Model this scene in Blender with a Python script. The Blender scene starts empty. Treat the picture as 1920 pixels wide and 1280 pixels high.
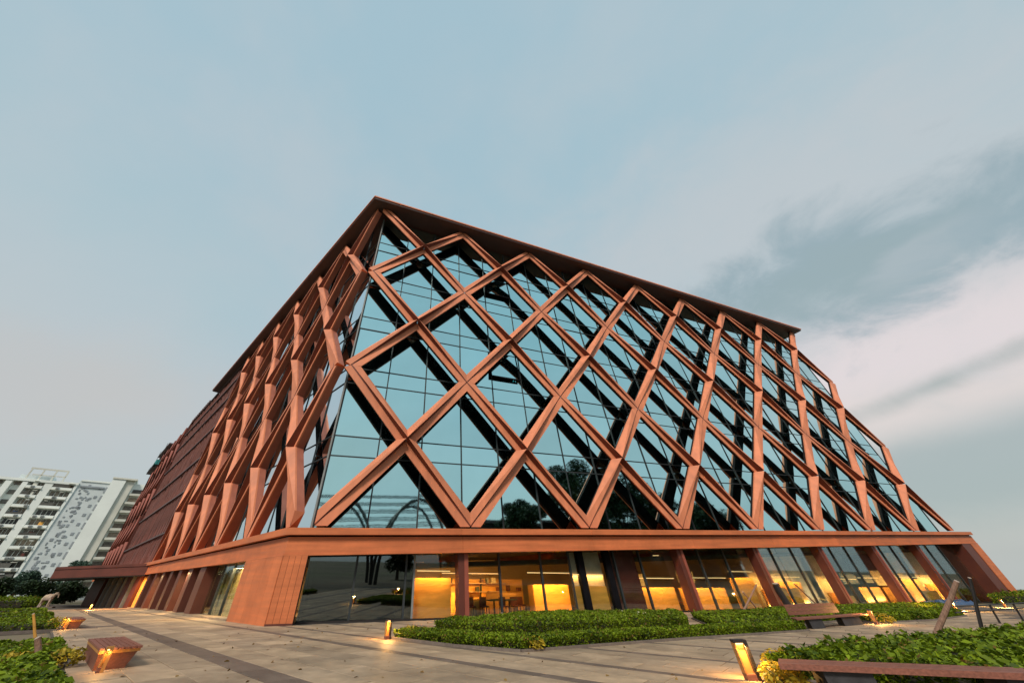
import bpy, bmesh, math, random
import numpy as np
from mathutils import Vector, Matrix
random.seed(7); np.random.seed(7)
sc = bpy.context.scene
COL = sc.collection

# ------------------------------------------------------------------ camera
CR = ((0.9382948631773861, -0.3445331566632366, -0.029994227687223984),
      (0.1818404395521462, 0.5652685557906467, -0.8046151343205662),
      (0.2941713858932742, 0.7495120838211001, 0.5930386428620045))
CP = Vector((1.1323898503729448, -19.80613849708999, -2.129066622883614))
FPX, PX, PY = 581.385292984322, 881.8581650656085, 642.9083965823742
cam = bpy.data.objects.new('camera', bpy.data.cameras.new('camera')); COL.objects.link(cam)
m = Matrix(((CR[0][0], -CR[1][0], -CR[2][0], CP[0]), (CR[0][1], -CR[1][1], -CR[2][1], CP[1]),
            (CR[0][2], -CR[1][2], -CR[2][2], CP[2]), (0, 0, 0, 1)))
cam.matrix_world = m
cam.data.sensor_width = 36; cam.data.lens = 36 * FPX / 1920
cam.data.shift_x = (960 - PX) / 1920; cam.data.shift_y = (PY - 640) / 1920
cam.data.clip_start = .05; cam.data.clip_end = 6000
sc.camera = cam

# ------------------------------------------------------------------ world
W = bpy.data.worlds.new('World'); sc.world = W; W.use_nodes = True
nt = W.node_tree; nt.nodes.clear()
def N(t, **k):
    n = nt.nodes.new(t)
    for a, b in k.items(): setattr(n, a, b)
    return n
def setin(n, i, v):
    if hasattr(v, 'is_output') or isinstance(v, bpy.types.NodeSocket): nt.links.new(v, n.inputs[i])
    else: n.inputs[i].default_value = v
def Mt(op, a, b=0., c=0., clamp=False):
    n = N('ShaderNodeMath', operation=op); n.use_clamp = clamp
    setin(n, 0, a); setin(n, 1, b)
    if op in ('MULTIPLY_ADD', 'SMOOTH_MIN'): setin(n, 2, c)
    return n.outputs[0]
def dot(v, d):
    n = N('ShaderNodeVectorMath', operation='DOT_PRODUCT'); setin(n, 0, v); n.inputs[1].default_value = d
    return n.outputs['Value']
def mixc(f, a, b):
    n = N('ShaderNodeMix', data_type='RGBA'); setin(n, 0, f); setin(n, 6, a); setin(n, 7, b); return n.outputs[2]
def srgb(r, g, b):
    return tuple(((c / 255) / 12.92 if c <= 10 else ((c / 255 + .055) / 1.055) ** 2.4) for c in (r, g, b)) + (1,)
def smooth(v, a, b):
    n = N('ShaderNodeMapRange', interpolation_type='SMOOTHSTEP'); setin(n, 0, v); n.inputs[1].default_value = a; n.inputs[2].default_value = b
    return n.outputs[0]
tc = N('ShaderNodeTexCoord'); D = tc.outputs['Generated']
sep = N('ShaderNodeSeparateXYZ'); nt.links.new(D, sep.inputs[0]); DZ = sep.outputs[2]
def noise(scale, detail=4, rough=.5, vec=D, stretch=None, dist=0.):
    n = N('ShaderNodeTexNoise'); n.inputs['Scale'].default_value = scale; n.inputs['Detail'].default_value = detail
    n.inputs['Roughness'].default_value = rough; n.inputs['Distortion'].default_value = dist
    if stretch:
        mp = N('ShaderNodeMapping'); nt.links.new(vec, mp.inputs[0]); mp.inputs['Scale'].default_value = stretch
        if True: vec = mp.outputs[0]
    nt.links.new(vec, n.inputs['Vector']); return n.outputs[0]
ramp = N('ShaderNodeValToRGB'); nt.links.new(DZ, ramp.inputs[0])
el = ramp.color_ramp.elements
el[0].position = 0.; el[0].color = srgb(172, 177, 174)
el[1].position = 1.; el[1].color = srgb(155, 182, 194)
for p_, c_ in ((.12, srgb(181, 184, 180)), (.3, srgb(182, 187, 187)), (.55, srgb(166, 186, 193)), (.8, srgb(157, 183, 194))):
    e = el.new(p_); e.color = c_
base = ramp.outputs[0]
n1 = noise(1.9, 5, .55, stretch=(1, 1, 1.3), dist=.2)
n2 = noise(6.5, 8, .6, stretch=(1, 1, 1.5), dist=.35)
n3 = noise(1.1, 3, .5)
base = mixc(Mt('MULTIPLY', smooth(n1, .38, .72), .5), base, srgb(184, 189, 193))
base = mixc(Mt('MULTIPLY', smooth(n3, .42, .70), .35), base, srgb(152, 182, 194))
def blob(col, c, ax, sa, sb, amt, warp=.5, lo=1., hi=.3, nz=None):
    """a soft elliptical cloud around direction c, long axis towards ax"""
    global base
    c = Vector(c).normalized(); a = Vector(ax) - c * Vector(ax).dot(c); a.normalize(); b = c.cross(a)
    u = Mt('DIVIDE', dot(D, tuple(a)), sa); v = Mt('DIVIDE', dot(D, tuple(b)), sb)
    r = Mt('SQRT', Mt('ADD', Mt('MULTIPLY', u, u), Mt('MULTIPLY', v, v)))
    w = Mt('MULTIPLY', Mt('SUBTRACT', nz or n2, .5), warp * 2)
    r = Mt('ADD', r, w)
    mk = Mt('MULTIPLY', smooth(r, lo, hi), smooth(dot(D, tuple(c)), .0, .35))
    base = mixc(Mt('MULTIPLY', mk, amt), base, col)
blob(srgb(190, 191, 193), (.80, .10, .60), (.88, -.3, .4), .75, .34, .6, .5, 1.1, .1)
blob(srgb(216, 206, 206), (.93, .13, .29), (.90, -.3, .25), .66, .19, .9, .7, 1.15, .1)
blob(srgb(212, 201, 193), (.93, .25, .20), (.95, -.2, .2), .40, .09, .5, .4, 1.1, .2)
blob(srgb(138, 160, 168), (.862, .12, .475), (.925, -.24, .44), .50, .15, .85, 1.25, 1.1, .15)
blob(srgb(146, 164, 167), (.86, .14, .455), (.93, -.1, .44), .32, .09, .6, .9, 1.0, .2)
blob(srgb(168, 178, 183), (.90, .04, .44), (.9, -.3, .46), .10, .04, .6, 1.2, 1.0, .3)
blob(srgb(142, 163, 171), (.90, -.16, .42), (.9, -.4, .45), .26, .10, .7, .9, 1.0, .3)
blob(srgb(150, 162, 160), (.952, .165, .244), (.970, .06, .262), .19, .026, .75, .9, 1.1, .0)
blob(srgb(154, 167, 167), (.96, .22, .11), (.96, -.1, .13), .6, .10, .85, .3)
blob(srgb(186, 183, 180), (-.62, .70, .28), (-.8, .5, .2), .6, .15, .6, .5, 1.1, .1)
sky = N('ShaderNodeTexSky', sky_type='NISHITA'); sky.sun_disc = False
SUN = Vector((-.42, -.60, .68)).normalized()
sky.sun_elevation = math.asin(SUN.z); sky.sun_rotation = math.atan2(SUN.x, SUN.y)
bg1 = N('ShaderNodeBackground'); nt.links.new(sky.outputs[0], bg1.inputs[0]); bg1.inputs[1].default_value = .06
bg2 = N('ShaderNodeBackground'); setin(bg2, 0, base); bg2.inputs[1].default_value = 1.0
mx = N('ShaderNodeMixShader'); mx.inputs[0].default_value = .9
nt.links.new(bg1.outputs[0], mx.inputs[1]); nt.links.new(bg2.outputs[0], mx.inputs[2])
out = N('ShaderNodeOutputWorld'); nt.links.new(mx.outputs[0], out.inputs[0])
sun = bpy.data.objects.new('sun', bpy.data.lights.new('sun', 'SUN')); COL.objects.link(sun)
sun.data.energy = 2.5; sun.data.angle = math.radians(14); sun.data.color = (1, .87, .74)
sun.rotation_euler = (-SUN).to_track_quat('-Z', 'Y').to_euler(); sun.location = (0, -60, 60)
sc.view_settings.view_transform = 'Standard'; sc.view_settings.look = 'None'
sc.view_settings.exposure = .30; sc.view_settings.gamma = 1; sc.view_settings.use_curve_mapping = False
sc.render.engine = 'CYCLES'
try:
    sc.cycles.use_denoising = True; sc.cycles.max_bounces = 7; sc.cycles.transparent_max_bounces = 12
    sc.cycles.caustics_reflective = False; sc.cycles.caustics_refractive = False
except Exception: pass

# ------------------------------------------------------------------ materials
def newmat(name):
    mt = bpy.data.materials.new(name); mt.use_nodes = True
    t = mt.node_tree; return mt, t, t.nodes['Principled BSDF']
def mat(name, col, rough=.6, metal=0., var=.12, scale=3., bump=0., bscale=30., stretch=None, rnd=0., island=0., spec=None, col2=None, coord='Object', wear=0., stain=0.):
    mt, t, b = newmat(name); L = t.links.new
    tcn = t.nodes.new('ShaderNodeTexCoord'); vec = tcn.outputs[coord]
    if stretch:
        mp = t.nodes.new('ShaderNodeMapping'); mp.inputs['Scale'].default_value = stretch; L(vec, mp.inputs[0]); vec = mp.outputs[0]
    nz = t.nodes.new('ShaderNodeTexNoise'); nz.inputs['Scale'].default_value = scale; nz.inputs['Detail'].default_value = 6; L(vec, nz.inputs['Vector'])
    mr = t.nodes.new('ShaderNodeMapRange'); L(nz.outputs[0], mr.inputs[0]); mr.inputs[1].default_value = .3; mr.inputs[2].default_value = .7
    mr.inputs[3].default_value = 1 - var; mr.inputs[4].default_value = 1 + var
    val = mr.outputs[0]
    def mul(a, bb):
        n = t.nodes.new('ShaderNodeMath'); n.operation = 'MULTIPLY'; L(a, n.inputs[0]); L(bb, n.inputs[1]); return n.outputs[0]
    def rmap(src, amt):
        n = t.nodes.new('ShaderNodeMapRange'); L(src, n.inputs[0]); n.inputs[3].default_value = 1 - amt; n.inputs[4].default_value = 1 + amt; return n.outputs[0]
    if rnd:
        oi = t.nodes.new('ShaderNodeObjectInfo'); val = mul(val, rmap(oi.outputs['Random'], rnd))
    if island:
        ge = t.nodes.new('ShaderNodeNewGeometry'); val = mul(val, rmap(ge.outputs['Random Per Island'], island))
    if stain:
        gp_ = t.nodes.new('ShaderNodeNewGeometry'); ns = t.nodes.new('ShaderNodeTexNoise'); ns.inputs['Scale'].default_value = .55; ns.inputs['Detail'].default_value = 9; ns.inputs['Roughness'].default_value = .68
        L(gp_.outputs['Position'], ns.inputs['Vector']); ms_ = t.nodes.new('ShaderNodeMapRange'); L(ns.outputs[0], ms_.inputs[0]); ms_.inputs[1].default_value = .36; ms_.inputs[2].default_value = .62
        ms_.inputs[3].default_value = 1 - stain; ms_.inputs[4].default_value = 1 + stain * .4; val = mul(val, ms_.outputs[0])
    base_ = None
    if col2 is not None:
        m2 = t.nodes.new('ShaderNodeMix'); m2.data_type = 'RGBA'
        m2.inputs[6].default_value = (*col, 1); m2.inputs[7].default_value = (*col2, 1)
        src = None
        if island: src = ge.outputs['Random Per Island']
        elif rnd: src = oi.outputs['Random']
        else:
            nb = t.nodes.new('ShaderNodeTexNoise'); nb.inputs['Scale'].default_value = scale * .37; nb.inputs['Detail'].default_value = 3; L(vec, nb.inputs['Vector'])
            mm = t.nodes.new('ShaderNodeMapRange'); L(nb.outputs[0], mm.inputs[0]); mm.inputs[1].default_value = .38; mm.inputs[2].default_value = .62; src = mm.outputs[0]
        if island or rnd:
            mu = t.nodes.new('ShaderNodeMath'); mu.operation = 'MULTIPLY'; mu.inputs[1].default_value = 7.31; L(src, mu.inputs[0])
            fr = t.nodes.new('ShaderNodeMath'); fr.operation = 'FRACT'; L(mu.outputs[0], fr.inputs[0]); src = fr.outputs[0]
        L(src, m2.inputs[0]); base_ = m2.outputs[2]
    mm = t.nodes.new('ShaderNodeVectorMath'); mm.operation = 'SCALE'
    if base_ is None: mm.inputs[0].default_value = col
    else: L(base_, mm.inputs[0])
    L(val, mm.inputs['Scale']); L(mm.outputs[0], b.inputs['Base Color'])
    b.inputs['Roughness'].default_value = rough; b.inputs['Metallic'].default_value = metal
    if spec is not None: b.inputs['Specular IOR Level'].default_value = spec
    if wear:
        rr = t.nodes.new('ShaderNodeMapRange'); L(nz.outputs[0], rr.inputs[0]); rr.inputs[1].default_value = .3; rr.inputs[2].default_value = .7
        rr.inputs[3].default_value = rough - wear; rr.inputs[4].default_value = rough + wear; L(rr.outputs[0], b.inputs['Roughness'])
    if bump:
        n4 = t.nodes.new('ShaderNodeTexNoise'); n4.inputs['Scale'].default_value = bscale; n4.inputs['Detail'].default_value = 5; L(vec, n4.inputs['Vector'])
        bp = t.nodes.new('ShaderNodeBump'); bp.inputs['Strength'].default_value = bump; bp.inputs['Distance'].default_value = .02
        L(n4.outputs[0], bp.inputs['Height']); L(bp.outputs[0], b.inputs['Normal'])
    return mt
M = {}
M['terra'] = mat('terracotta_cladding', (.66, .225, .110), .62, 0, .14, 1.1, .06, 60, rnd=.08, wear=.08, stretch=(1.6, 1.6, .35), stain=.10)
M['recess'] = mat('shaded_recess_cladding', (.16, .042, .024), .6, 0, .12, 1.3)  # terracotta darkened to paint in the shade under the lapped lip
M['terra_blade'] = mat('shaded_side_cladding', (.40, .13, .08), .5, 0, .12, 1.3, rnd=.08)  # terracotta with the shade of the beam sides put into its colour
M['terra_far'] = mat('deep_red_cladding', (.26, .07, .045), .5, 0, .15, 1.3, rnd=.15)  # darker red for the far lattice and the column facings
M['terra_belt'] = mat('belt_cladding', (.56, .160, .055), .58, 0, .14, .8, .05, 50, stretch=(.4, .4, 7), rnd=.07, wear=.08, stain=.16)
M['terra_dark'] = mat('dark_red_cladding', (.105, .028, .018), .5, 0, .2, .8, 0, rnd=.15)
M['screen'] = mat('dark_red_screen', (.15, .045, .034), .55, 0, .25, .7, 0, island=.35, col2=(.25, .11, .09))
M['soffit'] = mat('brown_soffit', (.075, .045, .046), .5, 0, .12, .4)
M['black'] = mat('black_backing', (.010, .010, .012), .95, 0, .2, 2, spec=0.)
M['back'] = mat('dark_bronze_back', (.022, .018, .018), .8, 0, .2, 2, spec=.1)
M['mullion'] = mat('dark_aluminium', (.022, .03, .034), .65, 0, .1, 3)
M['frame_light'] = mat('grey_aluminium', (.20, .22, .22), .6, 0., .1, 3)
M['mirror'] = mat('teal_mirror_glass', (.50, .79, .81), .03, 1., .06, .25, .10, .5, rnd=.07)
M['mirror2'] = mat('pale_mirror_glass', (.68, .80, .86), .025, 1., .05, .25, .05, .35, rnd=.06)
M['wood'] = mat('brown_bench_wood', (.20, .075, .05), .5, 0, .3, 5, .15, 40, stretch=(1, 9, 9), rnd=.15)
M['bark'] = mat('bark', (.12, .085, .06), .9, 0, .35, 9, .5, 25)
M['stake'] = mat('weathered_stake_wood', (.27, .16, .11), .85, 0, .35, 12, .5, 30, stretch=(3, 3, .6))
M['darksteel'] = mat('dark_painted_steel', (.025, .022, .022), .5, .2, .2, 5)
M['stone'] = mat('dark_stone_base', (.035, .035, .04), .7, 0, .3, 6, .2, 50)
M['paleston'] = mat('pale_stone', (.52, .42, .38), .8, 0, .25, 4, .4, 20, col2=(.45, .35, .24))
M['ground'] = mat('dry_ground', (.10, .10, .05), .95, 0, .4, .05, .3, 2, col2=(.16, .13, .09))
M['mortar'] = mat('paving_joint', (.085, .075, .065), .95, 0, .25, 2, .3, 60)
PA, PB, PD = (.42, .31, .20), (.33, .25, .17), (.14, .105, .08)
M['paver'] = mat('sandstone_paver', PA, .62, 0, .22, 2.6, .25, 45, rnd=.14, col2=PB, wear=.12, stain=.34)
M['paver_i'] = mat('sandstone_paver_field', PA, .62, 0, .22, 2.6, .25, 45, island=.14, col2=PB, wear=.12, stain=.34)
M['paver_d'] = mat('dark_band_paver', PD, .6, 0, .25, 3, .25, 45, rnd=.18, wear=.12, stain=.3)
M['paver_di'] = mat('dark_band_paver_field', PD, .6, 0, .25, 3, .25, 45, island=.18, wear=.12, stain=.3)
M['kerb'] = mat('granite_kerb', (.16, .13, .11), .8, 0, .2, 6, .3, 60)
M['hedge_inside'] = mat('dark_hedge_inside', (.022, .018, .01), .95, 0, .4, 8, .4, 20)  # hedge core colour, near black for the shade inside
M['white'] = mat('white_render', (.78, .84, .81), .8, 0, .08, .12, rnd=.03)
M['cream'] = mat('cream_render', (.60, .61, .54), .8, 0, .12, .2, rnd=.05)
M['winglass'] = mat('dark_window_glass', (.06, .065, .06), .2, 0, .6, .9, rnd=.6, col2=(.22, .17, .12))
M['grille'] = mat('balcony_grille', (.10, .10, .09), .6, .2, .2, 3, rnd=.3)
M['pattern'] = mat('blue_grey_render', (.58, .65, .66), .8, 0, .1, .3)
M['bluegrey'] = mat('blue_grey_panel', (.27, .31, .34), .7, 0, .2, .5)
M['woodpanel'] = mat('honey_wood_panel', (.78, .40, .08), .55, 0, .2, .9, stretch=(1, 1, 5), rnd=.12)
M['intwall'] = mat('interior_wall', (.42, .30, .18), .8, 0, .15, .5)
M['intdark'] = mat('interior_ceiling', (.05, .055, .05), .8, 0, .2, 1)
M['intfloor'] = mat('interior_floor', (.22, .15, .09), .4, 0, .2, .8)
M['blind'] = mat('grey_beige_blind', (.50, .46, .36), .8, 0, .25, 1.1, rnd=.15)
M['curtain'] = mat('gold_curtain', (.50, .38, .18), .8, 0, .3, 2.2, stretch=(4, 4, .3))
M['redpanel'] = mat('maroon_panel', (.13, .035, .028), .4, 0, .35, .9)
M['teal'] = mat('teal_cover', (.03, .30, .30), .6, 0, .2, 4)
M['blue'] = mat('blue_drum', (.02, .06, .15), .5, 0, .2, 4)
M['brass'] = mat('warm_lamp_housing', (.55, .27, .08), .45, .3, .15, 6)
def leafmat(name, a, b, tr=.25, odd=None):
    mt, t, p = newmat(name); L = t.links.new
    ge = t.nodes.new('ShaderNodeNewGeometry'); tcn = t.nodes.new('ShaderNodeTexCoord')
    nz = t.nodes.new('ShaderNodeTexNoise'); nz.inputs['Scale'].default_value = 1.4; nz.inputs['Detail'].default_value = 3; L(tcn.outputs['Object'], nz.inputs['Vector'])
    ad = t.nodes.new('ShaderNodeMath'); ad.operation = 'MULTIPLY_ADD'; L(ge.outputs['Random Per Island'], ad.inputs[0]); ad.inputs[1].default_value = .75
    sb = t.nodes.new('ShaderNodeMath'); sb.operation = 'MULTIPLY_ADD'; L(nz.outputs[0], sb.inputs[0]); sb.inputs[1].default_value = 1.1; sb.inputs[2].default_value = -.42
    L(sb.outputs[0], ad.inputs[2])
    mx_ = t.nodes.new('ShaderNodeMix'); mx_.data_type = 'RGBA'; L(ad.outputs[0], mx_.inputs[0])
    mx_.inputs[6].default_value = (*a, 1); mx_.inputs[7].default_value = (*b, 1)
    oc = mx_.outputs[2]
    if odd:
        fr = t.nodes.new('ShaderNodeMath'); fr.operation = 'MULTIPLY'; L(ge.outputs['Random Per Island'], fr.inputs[0]); fr.inputs[1].default_value = 37.7
        f2 = t.nodes.new('ShaderNodeMath'); f2.operation = 'FRACT'; L(fr.outputs[0], f2.inputs[0])
        f3 = t.nodes.new('ShaderNodeMath'); f3.operation = 'GREATER_THAN'; L(f2.outputs[0], f3.inputs[0]); f3.inputs[1].default_value = .955
        m3 = t.nodes.new('ShaderNodeMix'); m3.data_type = 'RGBA'; L(f3.outputs[0], m3.inputs[0]); L(oc, m3.inputs[6]); m3.inputs[7].default_value = (*odd, 1); oc = m3.outputs[2]
    L(oc, p.inputs['Base Color']); p.inputs['Roughness'].default_value = .6; p.inputs['Specular IOR Level'].default_value = .25
    trn = t.nodes.new('ShaderNodeBsdfTranslucent'); L(oc, trn.inputs[0])
    ms = t.nodes.new('ShaderNodeMixShader'); ms.inputs[0].default_value = tr
    L(p.outputs[0], ms.inputs[1]); L(trn.outputs[0], ms.inputs[2]); L(ms.outputs[0], t.nodes['Material Output'].inputs[0])
    return mt
M['leaf'] = leafmat('hedge_leaf', (.014, .040, .002), (.25, .35, .012), .25, (.20, .13, .03))
M['grass'] = leafmat('grass_blade', (.06, .11, .004), (.34, .42, .02))
M['leaf_y'] = leafmat('golden_leaf', (.20, .16, .015), (.62, .46, .04))
M['leaf_d'] = leafmat('dry_leaf', (.10, .045, .015), (.30, .19, .05), .05)
M['leaf_t'] = leafmat('tree_leaf', (.008, .020, .008), (.03, .058, .018), .1)
M['leaf_b'] = leafmat('bluish_tree_leaf', (.02, .05, .035), (.10, .17, .12), .2)
M['flower'] = leafmat('flower_petal', (.7, .55, .35), (.85, .8, .6))
def glassmat(name, tint, fac, hi=.62):
    mt, t, p = newmat(name); L = t.links.new
    t.nodes.remove(p)
    tr = t.nodes.new('ShaderNodeBsdfTransparent'); tr.inputs[0].default_value = (*tint, 1)
    gl = t.nodes.new('ShaderNodeBsdfGlossy'); gl.inputs['Roughness'].default_value = .015; gl.inputs[0].default_value = (.8, .92, .95, 1)
    lw = t.nodes.new('ShaderNodeLayerWeight'); lw.inputs[0].default_value = .25
    mr = t.nodes.new('ShaderNodeMapRange'); L(lw.outputs['Fresnel'], mr.inputs[0]); mr.inputs[3].default_value = fac; mr.inputs[4].default_value = hi
    ms = t.nodes.new('ShaderNodeMixShader'); L(mr.outputs[0], ms.inputs[0]); L(tr.outputs[0], ms.inputs[1]); L(gl.outputs[0], ms.inputs[2])
    L(ms.outputs[0], t.nodes['Material Output'].inputs[0]); return mt
M['glass'] = glassmat('shopfront_glass', (.90, .93, .90), .06, .45)
M['glass_dark'] = glassmat('smoked_door_glass', (.42, .50, .49), .15)
def emis(name, col, s):
    mt, t, p = newmat(name); p.inputs['Base Color'].default_value = (*col, 1)
    p.inputs['Emission Color'].default_value = (*col, 1); p.inputs['Emission Strength'].default_value = s; return mt
M['lamp'] = emis('warm_lamp', (1, .66, .25), 3.)
M['entry_glow'] = emis('warm_entry_glow', (1, .50, .12), 1.1)  # even glow for the lit entrance interior, not a lamp fitting
M['strip'] = emis('interior_light_strip', (1, .66, .28), .9)

# ------------------------------------------------------------------ helpers
def link(name, me, mt=None, parent=None, loc=None):
    o = bpy.data.objects.new(name, me); COL.objects.link(o)
    if mt is not None and not me.materials:
        for q in (mt if isinstance(mt, (list, tuple)) else [mt]): me.materials.append(q)
    if parent is not None: o.parent = parent
    if loc is not None: o.location = loc
    return o
def tag(o, label, cat, group=None):
    o['label'] = label; o['category'] = cat
    if group: o['group'] = group
    return o
def empty(name, loc=(0, 0, 0)):
    o = bpy.data.objects.new(name, None); COL.objects.link(o); o.location = loc; o.empty_display_size = .2; return o
class MB:
    def __init__(s): s.v = []; s.f = []; s.m = []
    def poly(s, pts, faces, mi=0):
        k = len(s.v); s.v += [tuple(p) for p in pts]; s.f += [tuple(k + i for i in f) for f in faces]; s.m += [mi] * len(faces); return s
    def prism(s, bot, top, mi=0):
        n = len(bot)
        return s.poly(list(bot) + list(top), [tuple(range(n))[::-1], tuple(range(n, 2 * n))] + [(i, (i + 1) % n, n + (i + 1) % n, n + i) for i in range(n)], mi)
    def box(s, x0, x1, y0, y1, z0, z1, mi=0):
        return s.prism([(x0, y0, z0), (x1, y0, z0), (x1, y1, z0), (x0, y1, z0)], [(x0, y0, z1), (x1, y0, z1), (x1, y1, z1), (x0, y1, z1)], mi)
    def tube(s, pts, rad, n=8, mi=0):
        rings = []
        for i, p in enumerate(pts):
            p = Vector(p); a = Vector(pts[max(i - 1, 0)]); b = Vector(pts[min(i + 1, len(pts) - 1)]); d = (b - a).normalized()
            u = d.cross(Vector((.13, .97, .2))).normalized(); w = d.cross(u); r = rad[i] if isinstance(rad, (list, tuple)) else rad
            rings.append([p + u * math.cos(2 * math.pi * j / n) * r + w * math.sin(2 * math.pi * j / n) * r for j in range(n)])
        k = len(s.v)
        for r_ in rings: s.v += [tuple(q) for q in r_]
        for i in range(len(rings) - 1):
            for j in range(n):
                s.f.append((k + i * n + j, k + i * n + (j + 1) % n, k + (i + 1) * n + (j + 1) % n, k + (i + 1) * n + j)); s.m.append(mi)
        s.f.append(tuple(k + j for j in range(n))); s.m.append(mi)
        s.f.append(tuple(k + (len(rings) - 1) * n + j for j in range(n))); s.m.append(mi)
        return s
    def mesh(s, name, mt=None, fix=True):
        me = bpy.data.meshes.new(name); me.from_pydata(s.v, [], s.f)
        if mt is not None:
            for q in (mt if isinstance(mt, (list, tuple)) else [mt]): me.materials.append(q)
        if any(s.m): me.polygons.foreach_set('material_index', s.m)
        if fix:
            bm = bmesh.new(); bm.from_mesh(me); bmesh.ops.recalc_face_normals(bm, faces=bm.faces[:]); bm.to_mesh(me); bm.free()
        me.update(); return me
    def build(s, name, mt, parent=None, loc=None): return link(name, s.mesh(name, mt), None, parent, loc)
# ground plane
GN = Vector((0.037493207673534194, 0.03255637175411219, 0.9987664101463151))
G0 = Vector((-0.5124853709427015, -0.2, -3.7414347640371446))
def gz(x, y): return G0.z - (GN.x * (x - G0.x) + GN.y * (y - G0.y)) / GN.z
TH = 2.0398702099391604
U2 = Vector((math.cos(TH), math.sin(TH), 0)); E2 = Vector((U2.y, -U2.x, 0))
def gp(x, y, dz=-.2): return Vector((x, y, gz(x, y) + dz))
def te(t, e, h=0.):     # plaza coordinates: along the left facade, across it
    x = t * U2.x + e * E2.x; y = t * U2.y + e * E2.y; return Vector((x, y, gz(x, y) + h))
def xyh(x, y, h=0.): return Vector((x, y, gz(x, y) + h))
class Face:
    def __init__(s, o, u, n): s.o = Vector(o); s.u = Vector(u); s.n = Vector(n)
    def P(s, a, d, z): return s.o + s.u * a + s.n * d + Vector((0, 0, z))
    def V(s, a, d, z): return s.u * a + s.n * d + Vector((0, 0, z))
F1 = Face((0, 0, 0), (1, 0, 0), (0, 1, 0))
F2 = Face((-1.151592654081513, 0.5344998109464041, 0), U2, E2)
ZL = [0.0, 4.7307, 9.6573, 14.5085, 19.4221, 24.3188, 28.8758]
D1, D2 = 8.5, 6.48534837222985
def corner(a, b=None):
    b = a if b is None else b
    P = F2.o + E2 * b; t = (a - P.y) / U2.y; return P + U2 * t

# ------------------------------------------------------------------ ground + plaza paving
Rg = Vector((0, 0, 1)).rotation_difference(GN).to_matrix()
def gl(P): return Rg.inverted() @ (Vector(P) - G0)
mb = MB()
X = np.linspace(-1, 1, 41); X = np.sign(X) * np.abs(X) ** 2.2 * 2500
vv = [(x, y, gz(x, y) - .06) for y in X for x in X]
ff = [(j * 41 + i, j * 41 + i + 1, (j + 1) * 41 + i + 1, (j + 1) * 41 + i) for j in range(40) for i in range(40)]
mb.v, mb.f, mb.m = vv, ff, [0] * len(ff)
gr = mb.build('ground', M['ground']); gr['kind'] = 'structure'
# paving: a mortar bed and tiles, rows across, dark bands along the left facade direction
mb = MB(); c4 = [te(-26, -7.15), te(-26, 62), te(75, 62), te(75, -7.15)]
mb.prism([p - Vector((0, 0, .03)) for p in c4], [p - Vector((0, 0, .010)) for p in c4])
plaza = mb.build('plaza_paving', M['mortar']); plaza['kind'] = 'structure'
edges = []   # (e0, e1, dark)
bands = [(-5.10, -4.62), (-2.05, -1.78), (-.60, -.38), (1.30, 1.52), (3.3, 3.52), (5.3, 5.52), (7.3, 7.5), (9.6, 9.8), (12, 12.2), (14.5, 14.7), (17.5, 17.7), (20.5, 20.7), (24, 24.2), (28, 28.2), (32, 32.2), (37, 37.2), (42, 42.2), (48, 48.3)]
e = -7.1
for b0, b1 in bands + [(56, 56.2)]:
    n = max(1, round((b0 - e) / .6)); w = (b0 - e) / n
    for i in range(n): edges.append((e + i * w, e + (i + 1) * w, 0))
    edges.append((b0, b1, 1)); e = b1
inplan = lambda x, y: (y > .4 and x > 0) or (np.dot((x - F2.o.x, y - F2.o.y), (E2.x, E2.y)) > .6 and y > 0)
tiles = []
rr = random.Random(3)
for e0, e1, dk in edges:
    L = .92 if not dk else 1.2; t = -24 + rr.random() * L
    tmax = 40 if e0 < 0 else 14
    while t < tmax:
        cc = te(t + L / 2, (e0 + e1) / 2)
        cross = (5.0 < t < 6.0 and e0 < -5.5)
        if not inplan(cc.x, cc.y) and cc.x < 75:
            v = cc - CP; dep = v.x * CR[2][0] + v.y * CR[2][1] + v.z * CR[2][2]
            if dep > .3:
                px = PX + FPX * (v.x * CR[0][0] + v.y * CR[0][1] + v.z * CR[0][2]) / dep
                py = PY + FPX * (v.x * CR[1][0] + v.y * CR[1][1] + v.z * CR[1][2]) / dep
                vis = -120 < px < 2040 and py < 1400
            else: vis = False
            if vis or v.length < 22: tiles.append((v.length if vis and py < 1300 else v.length + 100, t, L, e0, e1, dk or cross))
        t += L
tiles.sort()
def tile_geo(mbq, t, L, e0, e1, dz, loc=None):
    g = .007
    a = [te(t + g, e0 + g), te(t + L - g, e0 + g), te(t + L - g, e1 - g), te(t + g, e1 - g)]
    if loc is not None: a = [p - loc for p in a]
    c = .006; ctr = sum(a, Vector()) / 4
    b_ = [p + (ctr - p).normalized() * c for p in a]
    mbq.poly([p - Vector((0, 0, .02)) for p in a] + [p + Vector((0, 0, dz - .003)) for p in a] + [p + Vector((0, 0, dz)) for p in b_],
             [(0, 1, 5, 4), (1, 2, 6, 5), (2, 3, 7, 6), (3, 0, 4, 7), (4, 5, 9, 8), (5, 6, 10, 9), (6, 7, 11, 10), (7, 4, 8, 11), (8, 9, 10, 11)])
cache = {}
for i, (d_, t, L, e0, e1, dk) in enumerate(tiles[:300]):
    key = (round(e1 - e0, 3), L, rr.randrange(3)); loc = te(t, e0)
    if key not in cache:
        q = MB(); dz = .002 + .002 * key[2]; base_t = t
        tile_geo(q, t, L, e0, e1, dz, loc); cache[key] = q.mesh('paver')
    o = link('paver', cache[key], None, plaza, loc)
    if not cache[key].materials: cache[key].materials.append(M['paver'])
    o.material_slots[0].link = 'OBJECT'; o.material_slots[0].material = M['paver_d' if dk else 'paver']
q = MB()
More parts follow.
